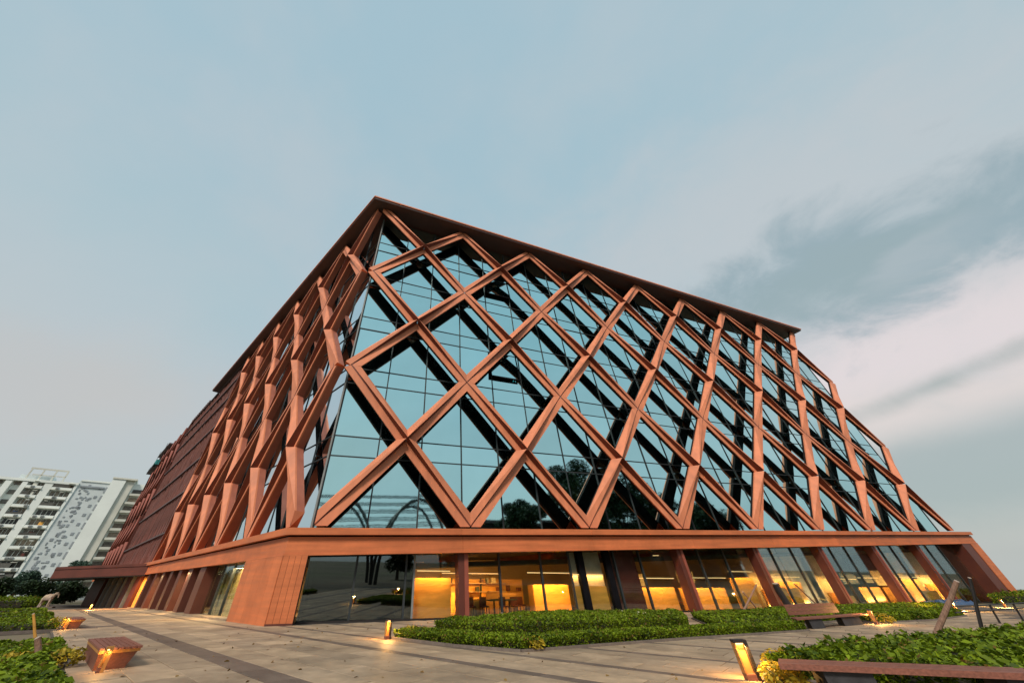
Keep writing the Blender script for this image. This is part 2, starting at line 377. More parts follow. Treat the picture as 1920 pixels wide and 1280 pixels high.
for d_, t, L, e0, e1, dk in tiles[300:]:
    k = len(q.f); tile_geo(q, t, L, e0, e1, .002 + .004 * rr.random())
    if dk:
        for j in range(k, len(q.f)): q.m[j] = 1
rest = link('pavers', q.mesh('pavers', [M['paver_i'], M['paver_di']], fix=False), None, plaza); rest['kind'] = 'stuff'

# ------------------------------------------------------------------ the office building
B = empty('office_building', (0, 0, gz(0, 0)))
tag(B, 'large office building with terracotta diamond lattice over teal mirror glass', 'office building')
BI = Vector((0, 0, -B.location.z))
def part(name, me, loc, mt=None):
    o = link(name, me, mt, B); o.location = Vector(loc) + BI; return o
def bpart(name, mbq, mt): return part(name, mbq.mesh(name, mt), (0, 0, 0))
# lattice beams: folded profile whose lapped front lip grows towards the horizontal folds
def beam_mesh(F, dE, dzE, hw, depth, sE, sO, clipE, mats):
    """from E=(0,0) to O=(dE,dzE) in facade (s,z); returned relative to E"""
    L = math.hypot(dE, dzE); ds, dz = dE / L, dzE / L
    ps, pz = -dz, ds
    if pz < 0: ps, pz = -ps, -pz
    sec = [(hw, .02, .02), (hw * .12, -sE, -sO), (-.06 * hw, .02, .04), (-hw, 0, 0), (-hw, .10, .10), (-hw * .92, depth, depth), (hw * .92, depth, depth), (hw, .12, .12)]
    A, Z_ = [], []
    sg, zg = (1 if ds > 0 else -1), (1 if dz > 0 else -1)
    cs, cz = clipE
    for w, nE, nO in sec:
        s0, z0 = ps * w, pz * w
        tE = max((-cs - sg * s0) / (sg * ds), (-cz - zg * z0) / (zg * dz))
        A.append(F.V(s0 + ds * tE, nE, z0 + dz * tE))
        tO = min((sg * dE - sg * s0) / (sg * ds), (zg * dzE - zg * z0) / (zg * dz))
        Z_.append(F.V(s0 + ds * tO, nO, z0 + dz * tO))
    n = len(sec); q = MB(); g_ = 0
    q.v = [tuple(p) for p in A + Z_]
    for i in range(n):
        j = (i + 1) % n
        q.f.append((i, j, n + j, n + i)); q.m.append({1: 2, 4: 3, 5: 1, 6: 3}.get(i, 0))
    q.f.append(tuple(range(n))[::-1]); q.m.append(0); q.f.append(tuple(range(n, 2 * n))); q.m.append(0)
    return q.mesh('lattice_beam', mats)
def lattice(F, s0, D, n, hw, depth, sO, mats):
    meshes = {}
    for k in range(n):
        for r in (1, 3, 5):
            for ke in (k, k + 1):
                for re in (r - 1, r + 1):
                    dE = s0 * 0 + (k + .5 - ke) * D; dz = ZL[r] - ZL[re]
                    cs = .42 if (ke == 0 or ke == n) and re != 0 else 0.
                    cz = .45 if re == 6 else 0.
                    key = (ke > k, r, re, cs)
                    if key not in meshes: meshes[key] = beam_mesh(F, dE, dz, hw, depth, -.005, sO, (cs, cz), mats)
                    o = part('lattice_beam', meshes[key], F.P(s0 + ke * D, 0, ZL[re]))
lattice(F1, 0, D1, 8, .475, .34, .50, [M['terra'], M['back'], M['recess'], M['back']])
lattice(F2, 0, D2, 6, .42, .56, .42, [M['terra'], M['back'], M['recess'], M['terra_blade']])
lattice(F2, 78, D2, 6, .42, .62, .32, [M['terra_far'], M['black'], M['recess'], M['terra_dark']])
# curtain wall
GD = 1.2
rows = [(-.2, 3.85, 'w'), (3.85, 5.1, 's'), (5.1, 8.9, 'w'), (8.9, 10.15, 's'), (10.15, 13.85, 'w'), (13.85, 15.1, 's'), (15.1, 18.85, 'w'),
        (18.85, 20.1, 's'), (20.1, 23.8, 'w'), (23.8, 25.05, 's'), (25.05, 29.0, 'w')]
def curtain(F, s0, D, n, mt, mull, openings=()):
    w = D / 3
    for z0, z1, kind in rows:
        me = MB()
        a, b_ = [F.V(.03, 0, .03), F.V(w - .03, 0, .03), F.V(w - .03, 0, z1 - z0 - .03), F.V(.03, 0, z1 - z0 - .03)], None
        b_ = [p + F.n * .03 for p in a]; me.prism(a, b_); me = me.mesh('window_pane' if kind == 'w' else 'spandrel_pane', mt)
        for i in range(n):
            o = part('window_pane' if kind == 'w' else 'spandrel_pane', me, F.P(s0 + i * w, GD, z0))
            o.rotation_euler = (random.gauss(0, .0026), random.gauss(0, .0022), random.gauss(0, .0026))
    vm = MB().prism([F.V(-.04, -.05, -.2), F.V(.04, -.05, -.2), F.V(.04, .12, -.2), F.V(-.04, .12, -.2)],
                    [F.V(-.04, -.05, 29), F.V(.04, -.05, 29), F.V(.04, .12, 29), F.V(-.04, .12, 29)]).mesh('mullion', M['mullion'])
    for i in range(n + 1): part('mullion', vm, F.P(s0 + i * w, GD, 0))
    hm = MB().prism([F.V(0, -.035, -.035), F.V(n * w, -.035, -.035), F.V(n * w, .1, -.035), F.V(0, .1, -.035)],
                    [F.V(0, -.035, .035), F.V(n * w, -.035, .035), F.V(n * w, .1, .035), F.V(0, .1, .035)]).mesh('transom', M['mullion'])
    for z0, z1, k in rows[1:]: part('transom', hm, F.P(s0, GD, z0))
curtain(F1, -.144, D1 + .02, 24, M['mirror'], 0)
c2 = (corner(GD) - F2.o - E2 * GD).dot(U2)
curtain(F2, c2, D2 + .03, 18, M['mirror2'], 0)
# corner post of the glazing
cc = corner(GD - .05)
bpart('corner_post', MB().tube([cc + Vector((0, 0, -.2)), cc + Vector((0, 0, 29))], .07, 6), M['frame_light'])
# two open sashes
for (s, z, ww, hh) in ((11.25, 21.15, 2.8, 2.7), (11.05, 11.15, 2.8, 2.7)):
    q = MB(); t_ = .30
    def sp(a, k, off=0): return F1.P(s + a, GD - .05 - t_ * (1 - k) + off, z + hh * k)
    bar = .09
    q.prism([sp(0, 0), sp(ww, 0), sp(ww, 0, .1), sp(0, 0, .1)], [sp(0, .05), sp(ww, .05), sp(ww, .05, .1), sp(0, .05, .1)])
    q.prism([sp(0, 0), sp(bar, 0), sp(bar, 0, .1), sp(0, 0, .1)], [sp(0, 1), sp(bar, 1), sp(bar, 1, .1), sp(0, 1, .1)])
    q.prism([sp(ww - bar, 0), sp(ww, 0), sp(ww, 0, .1), sp(ww - bar, 0, .1)], [sp(ww - bar, 1), sp(ww, 1), sp(ww, 1, .1), sp(ww - bar, 1, .1)])
    sash = bpart('open_sash', q, M['black'])
    sash['label'] = 'dark sash tilted open'
    q = MB().prism([sp(bar, .05, .04), sp(ww - bar, .05, .04), sp(ww - bar, 1, .04), sp(bar, 1, .04)],
                   [sp(bar, .05, .07), sp(ww - bar, .05, .07), sp(ww - bar, 1, .07), sp(bar, 1, .07)])
    o = link('pane', q.mesh('pane', M['mirror']), None, sash)
# belt: projecting ledge + fascia panels
def strip(F, d, s0, s1, z0, z1, thick, name, mt, n=1, gap=.012, cornerfix=None):
    for i in range(n):
        a = s0 + (s1 - s0) * i / n + (gap if i else 0); b_ = s0 + (s1 - s0) * (i + 1) / n
        P = lambda s, dd, z: F.P(s, dd, z)
        bpart(name, MB().prism([P(a, d, z0), P(b_, d, z0), P(b_, d + thick, z0), P(a, d + thick, z0)],
                               [P(a, d, z1), P(b_, d, z1), P(b_, d + thick, z1), P(a, d + thick, z1)]), mt)
def polyslab(name, pts, z0, z1, mt):
    return bpart(name, MB().prism([Vector((p.x, p.y, z0)) for p in pts], [Vector((p.x, p.y, z1)) for p in pts]), mt)
XE = 70.4; TE = 117.
def ring(d): return [F2.P(TE, d, 0), corner(d), Vector((XE, d, 0))]
def two_strip(name, d, th, z0, z1, mt, n1, n2, t1=TE, x1=XE):
    c0, c1 = corner(d), corner(d + th)
    xs = [c0.x + (x1 - c0.x) * i / n1 for i in range(n1 + 1)]
    for i in range(n1):
        a, b_ = xs[i] + (.012 if i else 0), xs[i + 1]
        ia = c1.x if i == 0 else a
        pts = [Vector((a, d, 0)), Vector((b_, d, 0)), Vector((b_, d + th, 0)), Vector((ia, d + th, 0))]
        polyslab(name, pts, z0, z1, mt)
    tc0 = (c0 - F2.o).dot(U2); tc1 = (c1 - F2.o).dot(U2)
    for i in range(n2):
        a = tc0 + (t1 - tc0) * i / n2 + (.012 if i else 0); b_ = tc0 + (t1 - tc0) * (i + 1) / n2
        ia = tc1 if i == 0 else a
        polyslab(name, [F2.P(a, d, 0), F2.P(b_, d, 0), F2.P(b_, d + th, 0), F2.P(ia, d + th, 0)], z0, z1, mt)
two_strip('belt_ledge', -.42, 1.5, -.43, -.13, M['terra_belt'], 8, 12)
two_strip('belt_fascia', -.18, .4, -1.2, -.50, M['terra_belt'], 8, 12)
two_strip('belt_trim', -.22, .4, -1.26, -1.2, M['terra_belt'], 8, 12)
two_strip('belt_shadow_gap', -.10, .5, -.5, -.43, M['black'], 1, 1)  # black strip colours in the shadow line under the ledge
# ceiling behind belt
pl = [F2.P(TE, .2, 0), corner(.22), Vector((XE, .22, 0)), Vector((XE, 12, 0)), Vector((22, 12, 0)), F2.P(TE, 12, 0)]
polyslab('ground_floor_ceiling', pl, -1.25, -1.2, M['intdark'])
# roof
RZ = 29.15
# the roof as an overhanging plate with a thin pale edge
rp = [F2.P(57.6, -.85, 0), corner(-.85), Vector((69.1, -.85, 0)), Vector((69.1, 26, 0)), F2.P(57.6, 26, 0)]
polyslab('roof', rp, RZ, RZ + .22, M['soffit'])
rp2 = [F2.P(57.65, -.95, 0), corner(-.95), Vector((69.2, -.95, 0)), Vector((69.2, 26.1, 0)), F2.P(57.65, 26.1, 0)]
polyslab('roof_edge', rp2, RZ + .22, RZ + .40, M['terra'])
rp3 = [F2.P(TE, .3, 0), F2.P(57.7, .3, 0), F2.P(57.7, 26, 0), F2.P(TE, 26, 0)]
polyslab('roof', rp3, 28.7, 28.95, M['soffit'])
# back and end walls so that the building is a closed body
for a, b_ in ((Vector((68.3, 1.3, 0)), Vector((68.3, 26, 0))), (Vector((68.3, 26, 0)), F2.P(TE, 26, 0)), (F2.P(TE, 26, 0), F2.P(TE, 1.25, 0))):
    d = (b_ - a).normalized(); nn = Vector((-d.y, d.x, 0)) * .25
    zb = -12
    bpart('rear_wall', MB().prism([a + Vector((0, 0, zb)), b_ + Vector((0, 0, zb)), b_ + nn + Vector((0, 0, zb)), a + nn + Vector((0, 0, zb))],
          [a + Vector((0, 0, 28.65)), b_ + Vector((0, 0, 28.65)), b_ + nn + Vector((0, 0, 28.65)), a + nn + Vector((0, 0, 28.65))]), M['terra_dark'])
# ------------------ slatted screen on the far half of the left facade
zs = [-.1, 3.0, 7.8, 12.2, 16.9, 21.8, 25.5, 28.7]
for r in range(7):
    h = zs[r + 1] - zs[r]
    ms_ = []
    for v in range(3):
        q = MB(); rr2 = random.Random(r * 7 + v)
        q.prism([F2.V(0, .62, 0), F2.V(2.14, .62, 0), F2.V(2.14, .7, 0), F2.V(0, .7, 0)], [F2.V(0, .62, h - .1), F2.V(2.14, .62, h - .1), F2.V(2.14, .7, h - .1), F2.V(0, .7, h - .1)], 1)
        for k in range(5):
            a = .1 + k * .42 + rr2.uniform(-.05, .05); w_ = rr2.uniform(.07, .2); d0 = rr2.uniform(.15, .42); z0_ = rr2.choice([0, 0, h * .3]); z1_ = rr2.choice([h, h, h * .75]) - .12
            q.prism([F2.V(a, d0, z0_), F2.V(a + w_, d0, z0_), F2.V(a + w_, .62, z0_), F2.V(a, .62, z0_)], [F2.V(a, d0, z1_), F2.V(a + w_, d0, z1_), F2.V(a + w_, .62, z1_), F2.V(a, .62, z1_)])
        ms_.append(q.mesh('screen_panel', [M['screen'], M['redpanel']]))
    for i in range(18): part('screen_panel', ms_[random.randrange(3)], F2.P(39.1 + i * 2.16, 0, zs[r]))
for z in zs[1:]:
    strip(F2, .0, 39.1, 77.9, z - .12, z + .06, .3, 'screen_ledge', M['soffit'])
for t in (39.05, 77.95):
    strip(F2, -.05, t - .12, t + .12, -.1, 28.7, .9, 'screen_end_fin', M['terra_dark'])
# far lattice stretch: mirror curtain behind
strip(F2, 1.0, 78, TE - .1, -.2, 28.7, .1, 'far_glazing', M['winglass'], 9)
for z in rows[1:]: strip(F2, .92, 78, TE - .1, z[0] - .05, z[0] + .05, .1, 'far_transom', M['mullion'])
# roof trellis
tr = MB()
slats = []
for i in range(11):
    strip(F2, .2, 66 + i * 1.5, 66.5 + i * 1.5, 29.9, 30.5, 7, 'trellis_slat', M['terra_dark'])
for d_ in (.5, 6.2):
    strip(F2, d_, 65.5, 82, 29.5, 29.85, .25, 'trellis_beam', M['soffit'])
for t in (66, 73.5, 81): strip(F2, .5, t, t + .25, 28.96, 29.5, .25, 'trellis_post', M['soffit'])
strip(F2, -.7, 100, 117, 28.96, 29.3, 5, 'far_roof_plate', M['soffit'])
# ------------------ ground floor, right facade
def prism_ground(F, s0, s1, d0, d1, z1, drop=.25):
    b_ = [F.P(s0, d0, 0), F.P(s1, d0, 0), F.P(s1, d1, 0), F.P(s0, d1, 0)]
    bot = [Vector((p.x, p.y, gz(p.x, p.y) - drop)) for p in b_]; top = [Vector((p.x, p.y, z1)) for p in b_]
    return MB().prism(bot, top)
# corner pier, three clad faces with vertical boards
c0 = corner(-.19)
pier = [Vector((c0.x, c0.y, 0)), Vector((.06, -.19, 0)), Vector((.06, .75, 0)), F2.P(4.35, .75, 0), F2.P(4.35, -.19, 0)]
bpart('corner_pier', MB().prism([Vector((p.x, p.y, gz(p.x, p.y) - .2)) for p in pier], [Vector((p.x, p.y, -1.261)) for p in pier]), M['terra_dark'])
bpart('pier_skirting', MB().prism([gp(c0.x - .02, -.245, -.05), gp(.06, -.245, -.05), gp(.06, -.226, -.05), gp(c0.x - .02, -.226, -.05)], [gp(c0.x - .02, -.245, .07), gp(.06, -.245, .07), gp(.06, -.226, .07), gp(c0.x - .02, -.226, .07)]), M['terra_dark'])
nb = 4
for i in range(nb):
    a = c0.x + (.06 - c0.x) * i / nb + .006; b_ = c0.x + (.06 - c0.x) * (i + 1) / nb - .006
    q = MB(); pts = [Vector((a, -.225, 0)), Vector((b_, -.225, 0)), Vector((b_, -.195, 0)), Vector((a, -.195, 0))]
    q.prism([Vector((p.x, p.y, gz(p.x, p.y) - .01)) for p in pts], [Vector((p.x, p.y, -1.265)) for p in pts]); bpart('pier_board', q, M['terra_belt'])
tcc = (c0 - F2.o).dot(U2)
for i in range(5):
    a = tcc + (4.35 - tcc) * i / 5 + .006; b_ = tcc + (4.35 - tcc) * (i + 1) / 5 - .006
    bpart('pier_board', prism_ground(F2, a, b_, -.225, -.195, -1.265, .01), M['terra_belt'])
GF = .75
mul_x = [2.42, 5.0, 5.45, 10.5, 13.3, 15.4, 19.0, 21.2, 26.9, 29.6, 35.3, 38.0, 43.6, 46.0, 51.8, 54.0, 61.0, 63.5]
col_x = [8.05, 24.45, 32.6, 41.0, 49.4, 57.6]
for x in mul_x: bpart('shopfront_mullion', prism_ground(F1, x - .05, x + .05, GF - .06, GF + .1, -1.26), M['mullion' if x not in (5.45,) else 'frame_light'])
for x in (16.25, 18.4): bpart('shopfront_mullion', prism_ground(F1, x - .22, x + .22, GF - .1, GF + .2, -1.26), M['black'])
for x in col_x:
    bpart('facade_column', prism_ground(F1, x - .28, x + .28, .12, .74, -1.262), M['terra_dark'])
    bpart('column_facing', prism_ground(F1, x + .05, x + .28, .085, .118, -1.27, .05), M['terra_far'])
xs = sorted([.08] + mul_x + col_x + [16.25, 18.4] + [66.5])
for a, b_ in zip(xs[:-1], xs[1:]):
    if b_ - a < .2: continue
    bpart('shopfront_pane', prism_ground(F1, a + .05, b_ - .05, GF, GF + .025, -1.3), M['glass_dark' if a < 5.2 else 'glass'])
q = MB(); q.prism([gp(.1, GF - .1, -.1), gp(66.4, GF - .1, -.1), gp(66.4, GF - .065, -.1), gp(.1, GF - .065, -.1)], [gp(.1, GF - .1, .07), gp(66.4, GF - .1, .07), gp(66.4, GF - .065, .07), gp(.1, GF - .065, .07)]); bpart('threshold', q, M['darksteel'])
# right end pier with slanting outer face
q = MB()
q.prism([gp(66.6, -.18), gp(70.5, -.18), gp(70.5, 3.2), gp(66.6, 3.2)], [Vector((66.6, -.18, -1.262)), Vector((70.2, -.18, -1.262)), Vector((70.2, 3.2, -1.262)), Vector((66.6, 3.2, -1.262))])
bpart('end_pier', q, M['terra_dark'])
bpart('end_pier_facing', prism_ground(F1, 68.6, 70.3, -.23, -.185, -1.27, .1), M['terra_belt'])
# interior, right facade
def islab(name, x0, x1, y0, y1, h0, h1, mt):
    pts = [Vector((x0, y0, 0)), Vector((x1, y0, 0)), Vector((x1, y1, 0)), Vector((x0, y1, 0))]
    return bpart(name, MB().prism([Vector((p.x, p.y, gz(p.x, p.y) + h0)) for p in pts], [Vector((p.x, p.y, gz(p.x, p.y) + h1)) for p in pts]), mt)
islab('interior_floor', .1, 68, .9, 11.9, -.1, .02, M['intfloor'])
bpart('interior_wall', MB().box(.1, 68.2, 11.7, 11.9, -9, -1.3), M['intwall'])
bpart('interior_wall', MB().box(5.42, 5.5, .95, 11.6, -6, -1.3), M['woodpanel'])
bpart('interior_wall', MB().box(.15, .25, .95, 11.6, -6, -1.3), M['intdark'])
bpart('interior_wall', MB().box(.3, 5.3, 5.0, 5.1, -6, -1.3), M['intdark'])
# wood fronts and counters
for x0, x1, y0, y1, h in ((5.6, 7.7, 1.3, 1.38, 1.72), (8.5, 10.4, 7, 7.6, 1.1), (8.4, 16.0, 8.6, 8.7, 1.9), (11, 13.2, 4.2, 5.0, 1.05), (13.4, 16.0, 2.2, 2.9, 1.45), (9.0, 10.4, 3.0, 3.7, .75),
                          (20.9, 24.1, 1.3, 1.4, 1.28), (24.8, 29.3, 1.5, 1.6, 1.25), (29.8, 32.3, 1.15, 1.25, 1.85), (33, 35.2, 1.3, 1.4, 1.15), (35.4, 38, 1.3, 1.4, 1.6), (41.4, 43.5, 1.5, 1.6, .9),
                          (46.1, 49.2, 1.4, 1.5, 1.25), (49.8, 54.0, 1.4, 1.5, 1.25), (54.2, 57.3, 1.6, 1.7, 1.9), (58, 61, 1.6, 1.7, 1.5)):
    islab('wood_counter', x0, x1, y0, y1, .02, h, M['woodpanel'])
for x0, x1, h in ((16.52, 17.95, 1.35), (15.5, 15.98, 1.35), (35.4, 36.6, 1.2), (33.05, 35.2, 1.25), (41.5, 43.4, .7), (54.2, 57.2, 1.0), (58.1, 60.8, .9)):
    islab('wood_counter', x0, x1, .86, .9, .02, h, M['woodpanel'])
for x0, x1, y in ((9, 10.5, 7.9), (11, 12.6, 7.9), (12.8, 14.2, 7.9)):
    for h in (.6, 1.1, 1.6): islab('shelf', x0, x1, y, 8.55, h, h + .06, M['intwall'])
rf = random.Random(11)
for x, y in ((9.3, 2.4), (10.2, 2.6), (11.3, 2.2), (12.3, 2.7), (13.1, 3.4), (14.6, 3.6), (22, 3.0), (23, 3.4), (26, 3.0), (27.6, 2.6), (44.5, 2.8), (47, 2.9), (51, 2.6)):
    z = gz(x, y); w = .22
    bpart('chair_seat', MB().box(x - w, x + w, y - w, y + w, z + .40, z + .45), M['redpanel'])
    bpart('chair_back', MB().box(x - w, x + w, y + w, y + w + .04, z + .45, z + .85), M['redpanel'])
    for dx in (-w, w - .03):
        for dy in (-w, w - .03): bpart('chair_leg', MB().box(x + dx, x + dx + .03, y + dy, y + dy + .03, z + .02, z + .4), M['darksteel'])
for x, y in ((10.75, 2.4), (11.8, 2.5), (22.5, 3.2), (27, 2.9)):
    z = gz(x, y); bpart('table_top', MB().box(x - .38, x + .38, y - .38, y + .38, z + .70, z + .74), M['intdark']); bpart('table_leg', MB().box(x - .04, x + .04, y - .04, y + .04, z + .02, z + .7), M['darksteel'])
for k in range(16):
    x = 8.8 + k * .43; h = rf.choice([.6, 1.1, 1.6]); islab('shelf_goods', x, x + rf.uniform(.15, .33), 8.0, 8.3, h + .062, h + rf.uniform(.2, .42), M[rf.choice(['redpanel', 'intdark', 'blind', 'frame_light'])])
for x0 in (8.9, 10.6, 12.3, 14.0): islab('wall_beam', x0, x0 + .12, 8.45, 8.58, .02, 1.95, M['intdark'])
for k in range(9): bpart('ceiling_rib', MB().box(8.4 + k * 6.4, 8.55 + k * 6.4, 1.4, 11, -1.62, -1.27), M['redpanel'])
for y in (1.6, 4.0, 7.0): bpart('ceiling_duct', MB().box(5.6, 66, y, y + .25, -1.85, -1.63), M['intdark'])
# blinds / partitions behind the glass
for x0, x1, mtn in ((15.5, 16.0, 'blind'), (16.5, 17.95, 'blind'), (18.65, 20.9, 'redpanel'), (33.0, 35.2, 'blind'), (35.4, 37.9, 'blind'), (38.1, 40.6, 'blind'), (41.4, 43.4, 'blind'), (54.1, 57.2, 'blind'), (58.0, 60.9, 'blind')):
    y = .95 if mtn == 'redpanel' or x0 < 18 else 1.9
    o = bpart('blind' if mtn == 'blind' else 'maroon_panel', MB().prism([gp(x0, y, 0.02), gp(x1, y, .02), gp(x1, y + .04, .02), gp(x0, y + .04, .02)],
              [Vector((x0, y, -1.31)), Vector((x1, y, -1.31)), Vector((x1, y + .04, -1.31)), Vector((x0, y + .04, -1.31))]), M[mtn])
# bright desks, screens and white partitions to the right
for x0, x1, y, h0, h1, k in ((44, 45.7, 2.3, 1.3, 2.0, 'frame_light'), (46.2, 48.6, 2.4, 1.5, 2.3, 'blue'), (50, 51.5, 2.6, 1.6, 2.2, 'frame_light'), (52, 53.6, 2.6, 1.4, 2.6, 'blind'), (26.9, 28.6, 3.2, 1.6, 2.3, 'blind'), (21.8, 23.5, 3.2, 1.4, 2.1, 'blind')):
    islab('partition', x0, x1, y, y + .1, h0, h1, M[k])
# lamps inside: strips at the ceiling plus the area lights they stand for
def area(name, loc, sx, sy, e, col, rot=(0, 0, 0), parent=None):
    l = bpy.data.lights.new(name, 'AREA'); l.shape = 'RECTANGLE'; l.size = sx; l.size_y = sy; l.energy = e; l.color = col
    o = bpy.data.objects.new(name, l); COL.objects.link(o); o.rotation_euler = rot
    if parent is not None: o.parent = parent; o.location = Vector(loc) - parent.location
    else: o.location = loc
    return o
for x0, x1, y, dz, e in ((5.7, 7.6, 1.12, 2.0, 60), (8.4, 12.6, 5.6, 2.1, 360), (12.8, 15.9, 1.6, 2.0, 170), (15.5, 17.9, .84, 1.9, 40), (20.9, 24.1, 1.05, 1.75, 110), (24.8, 29.4, 1.15, 1.8, 160), (29.7, 32.3, .95, 2.2, 85),
                        (33, 38, 1.1, 1.9, 160), (41.4, 45.9, 1.2, 1.8, 170), (46.1, 49.2, 1.1, 1.9, 150), (49.8, 57.2, 1.1, 2.0, 290), (58, 61, 1.3, 2.0, 160)):
    xm = (x0 + x1) / 2; z0_, z1_ = gz(x0, y) + dz, gz(x1, y) + dz
    q = MB().prism([Vector((x0, y, z0_)), Vector((x1, y, z1_)), Vector((x1, y + .05, z1_)), Vector((x0, y + .05, z0_))], [Vector((x0, y, z0_ + .05)), Vector((x1, y, z1_ + .05)), Vector((x1, y + .05, z1_ + .05)), Vector((x0, y + .05, z0_ + .05))])
    bpart('light_strip', q, M['strip'])
    area('interior_light', (xm, y - .02, (z0_ + z1_) / 2 - .03), x1 - x0, .12, e, (1, .46, .10), (math.radians(28), math.atan2(z0_ - z1_, x1 - x0), 0), B)
for x0, x1 in ((27, 29),):
    bpart('ceiling_light', MB().box(x0, x1, 5, 5.08, -1.5, -1.45), M['strip'])
for x0, x1 in ((33, 40.5), (54.1, 60.9), (43.8, 49)):
    area('interior_light', ((x0 + x1) / 2, 1.25, gz((x0 + x1) / 2, 1) + .25), x1 - x0, .1, 70, (1, .72, .42), (math.radians(150), 0, 0), B)
# ------------------ ground floor, left facade
tcols = [(12.9, 14.4), (16.6, 17.8), (20.2, 21.2), (23.6, 24.6), (27.2, 28.2), (31, 32), (35, 36)]
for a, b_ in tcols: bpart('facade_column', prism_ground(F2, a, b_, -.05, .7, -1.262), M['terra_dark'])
ed = [4.4] + [v for ab in tcols for v in ab] + [39.]
for i in range(0, len(ed), 2):
    a, b_ = ed[i], ed[i + 1]; n = max(1, round((b_ - a) / 2.2))
    for k in range(n):
        s0_, s1_ = a + (b_ - a) * k / n, a + (b_ - a) * (k + 1) / n
        bpart('shopfront_pane', prism_ground(F2, s0_ + .03, s1_ - .03, .55, .575, -1.3), M['glass'])
        if k: bpart('shopfront_mullion', prism_ground(F2, s0_ - .04, s0_ + .04, .5, .65, -1.27), M['mullion'])
tp = [F2.P(4.4, -.25, 0), F2.P(39, -.25, 0), F2.P(39, .5, 0), F2.P(4.4, .5, 0)]
bpart('plinth_step', MB().prism([gp(p.x, p.y, -.1) for p in tp], [gp(p.x, p.y, .09) for p in tp]), M['paver'])
# folded curtains behind the first bays
q = MB(); nn_ = 90
cs = random.Random(5)
for seg in ((4.7, 12.6, 'curtain'), (14.6, 38.5, 'curtain')):
    q = MB(); n = int((seg[1] - seg[0]) / .14); pts = []
    for i in range(n + 1):
        s = seg[0] + (seg[1] - seg[0]) * i / n; pts.append(F2.P(s, 1.1 + .07 * math.sin(i * 1.9) + .05 * cs.random(), 0))
    vs = [Vector((p.x, p.y, gz(p.x, p.y) + .02)) for p in pts] + [Vector((p.x, p.y, -1.3)) for p in pts]
    q.v = [tuple(p) for p in vs]
    q.f = [(i, i + 1, n + 2 + i, n + 1 + i) for i in range(n) if cs.random() > .22]; q.m = [0] * len(q.f)
    bpart('curtain', q, M['curtain'])
islp = [F2.P(4.4, .7, 0), F2.P(60, .7, 0), F2.P(60, 9, 0), F2.P(4.4, 9, 0)]
bpart('interior_floor', MB().prism([gp(p.x, p.y, -.1) for p in islp], [gp(p.x, p.y, .02) for p in islp]), M['intfloor'])
bpart('interior_wall', prism_ground(F2, 4.4, 60, 9, 9.2, -1.3), M['intwall'])
for t in (8.5, 18, 29): area('interior_light', F2.P(t, 2.0, -1.5), 6, .5, 400, (1, .66, .3), (0, 0, math.radians(27)), B)
# entrance under the canopy
CA, CBp = Vector((-18.3, 34.2, 0)), Vector((-28.9, 39.0, 0))
cp = [CA, CBp, CBp + U2 * 22, CA + U2 * 22]
def canopy_slab(name, z0, z1, grow, mt):
    c = sum(cp, Vector()) / 4; pts = [c + (p - c) * (1 + grow) for p in cp]
    polyslab(name, pts, z0, z1, mt)
canopy_slab('canopy_fascia', -1.30, -.48, 0, M['terra_dark']); canopy_slab('canopy_edge', -.47, -.22, .012, M['terra_dark']); canopy_slab('canopy_soffit', -1.38, -1.305, -.01, M['intdark'])
VA, VB = te(58.5, -3.8), te(39.5, -.9)
vd = (VB - VA); vl = Vector((vd.x, vd.y, 0)).length; vu = Vector((vd.x, vd.y, 0)).normalized(); vn = Vector((-vu.y, vu.x, 0))
FV = Face((VA.x, VA.y, 0), vu, vn)
bpart('entrance_wall', prism_ground(FV, 0, 5.2, 0, .5, -1.39), M['terra_dark'])
for s in (7.2, 9.0, 11.2, 13.6, 16.2): bpart('entrance_frame', prism_ground(FV, s - .12, s + .12, -.1, .3, -1.39), M['frame_light'])
bpart('entrance_wall', prism_ground(FV, 5.2, vl, .6, .7, -1.39), M['redpanel'])
for s in (14.4, 17.4): bpart('entrance_wall', prism_ground(FV, s, s + 1.4, -.1, .5, -1.39), M['terra_dark'])
bpart('entrance_door', prism_ground(FV, 18.9, 20.4, .2, .3, -1.5), M['woodpanel'])
bpart('entrance_glow', prism_ground(FV, 17.9, 20.3, .5, .58, -1.45, 0), M['entry_glow'])  # wall-high glowing panel added for the lit interior behind the door
area('entrance_light', FV.P(19.5, -1.5, -1.7), 3, 1, 160, (1, .42, .10), (math.radians(10), 0, 0), B)

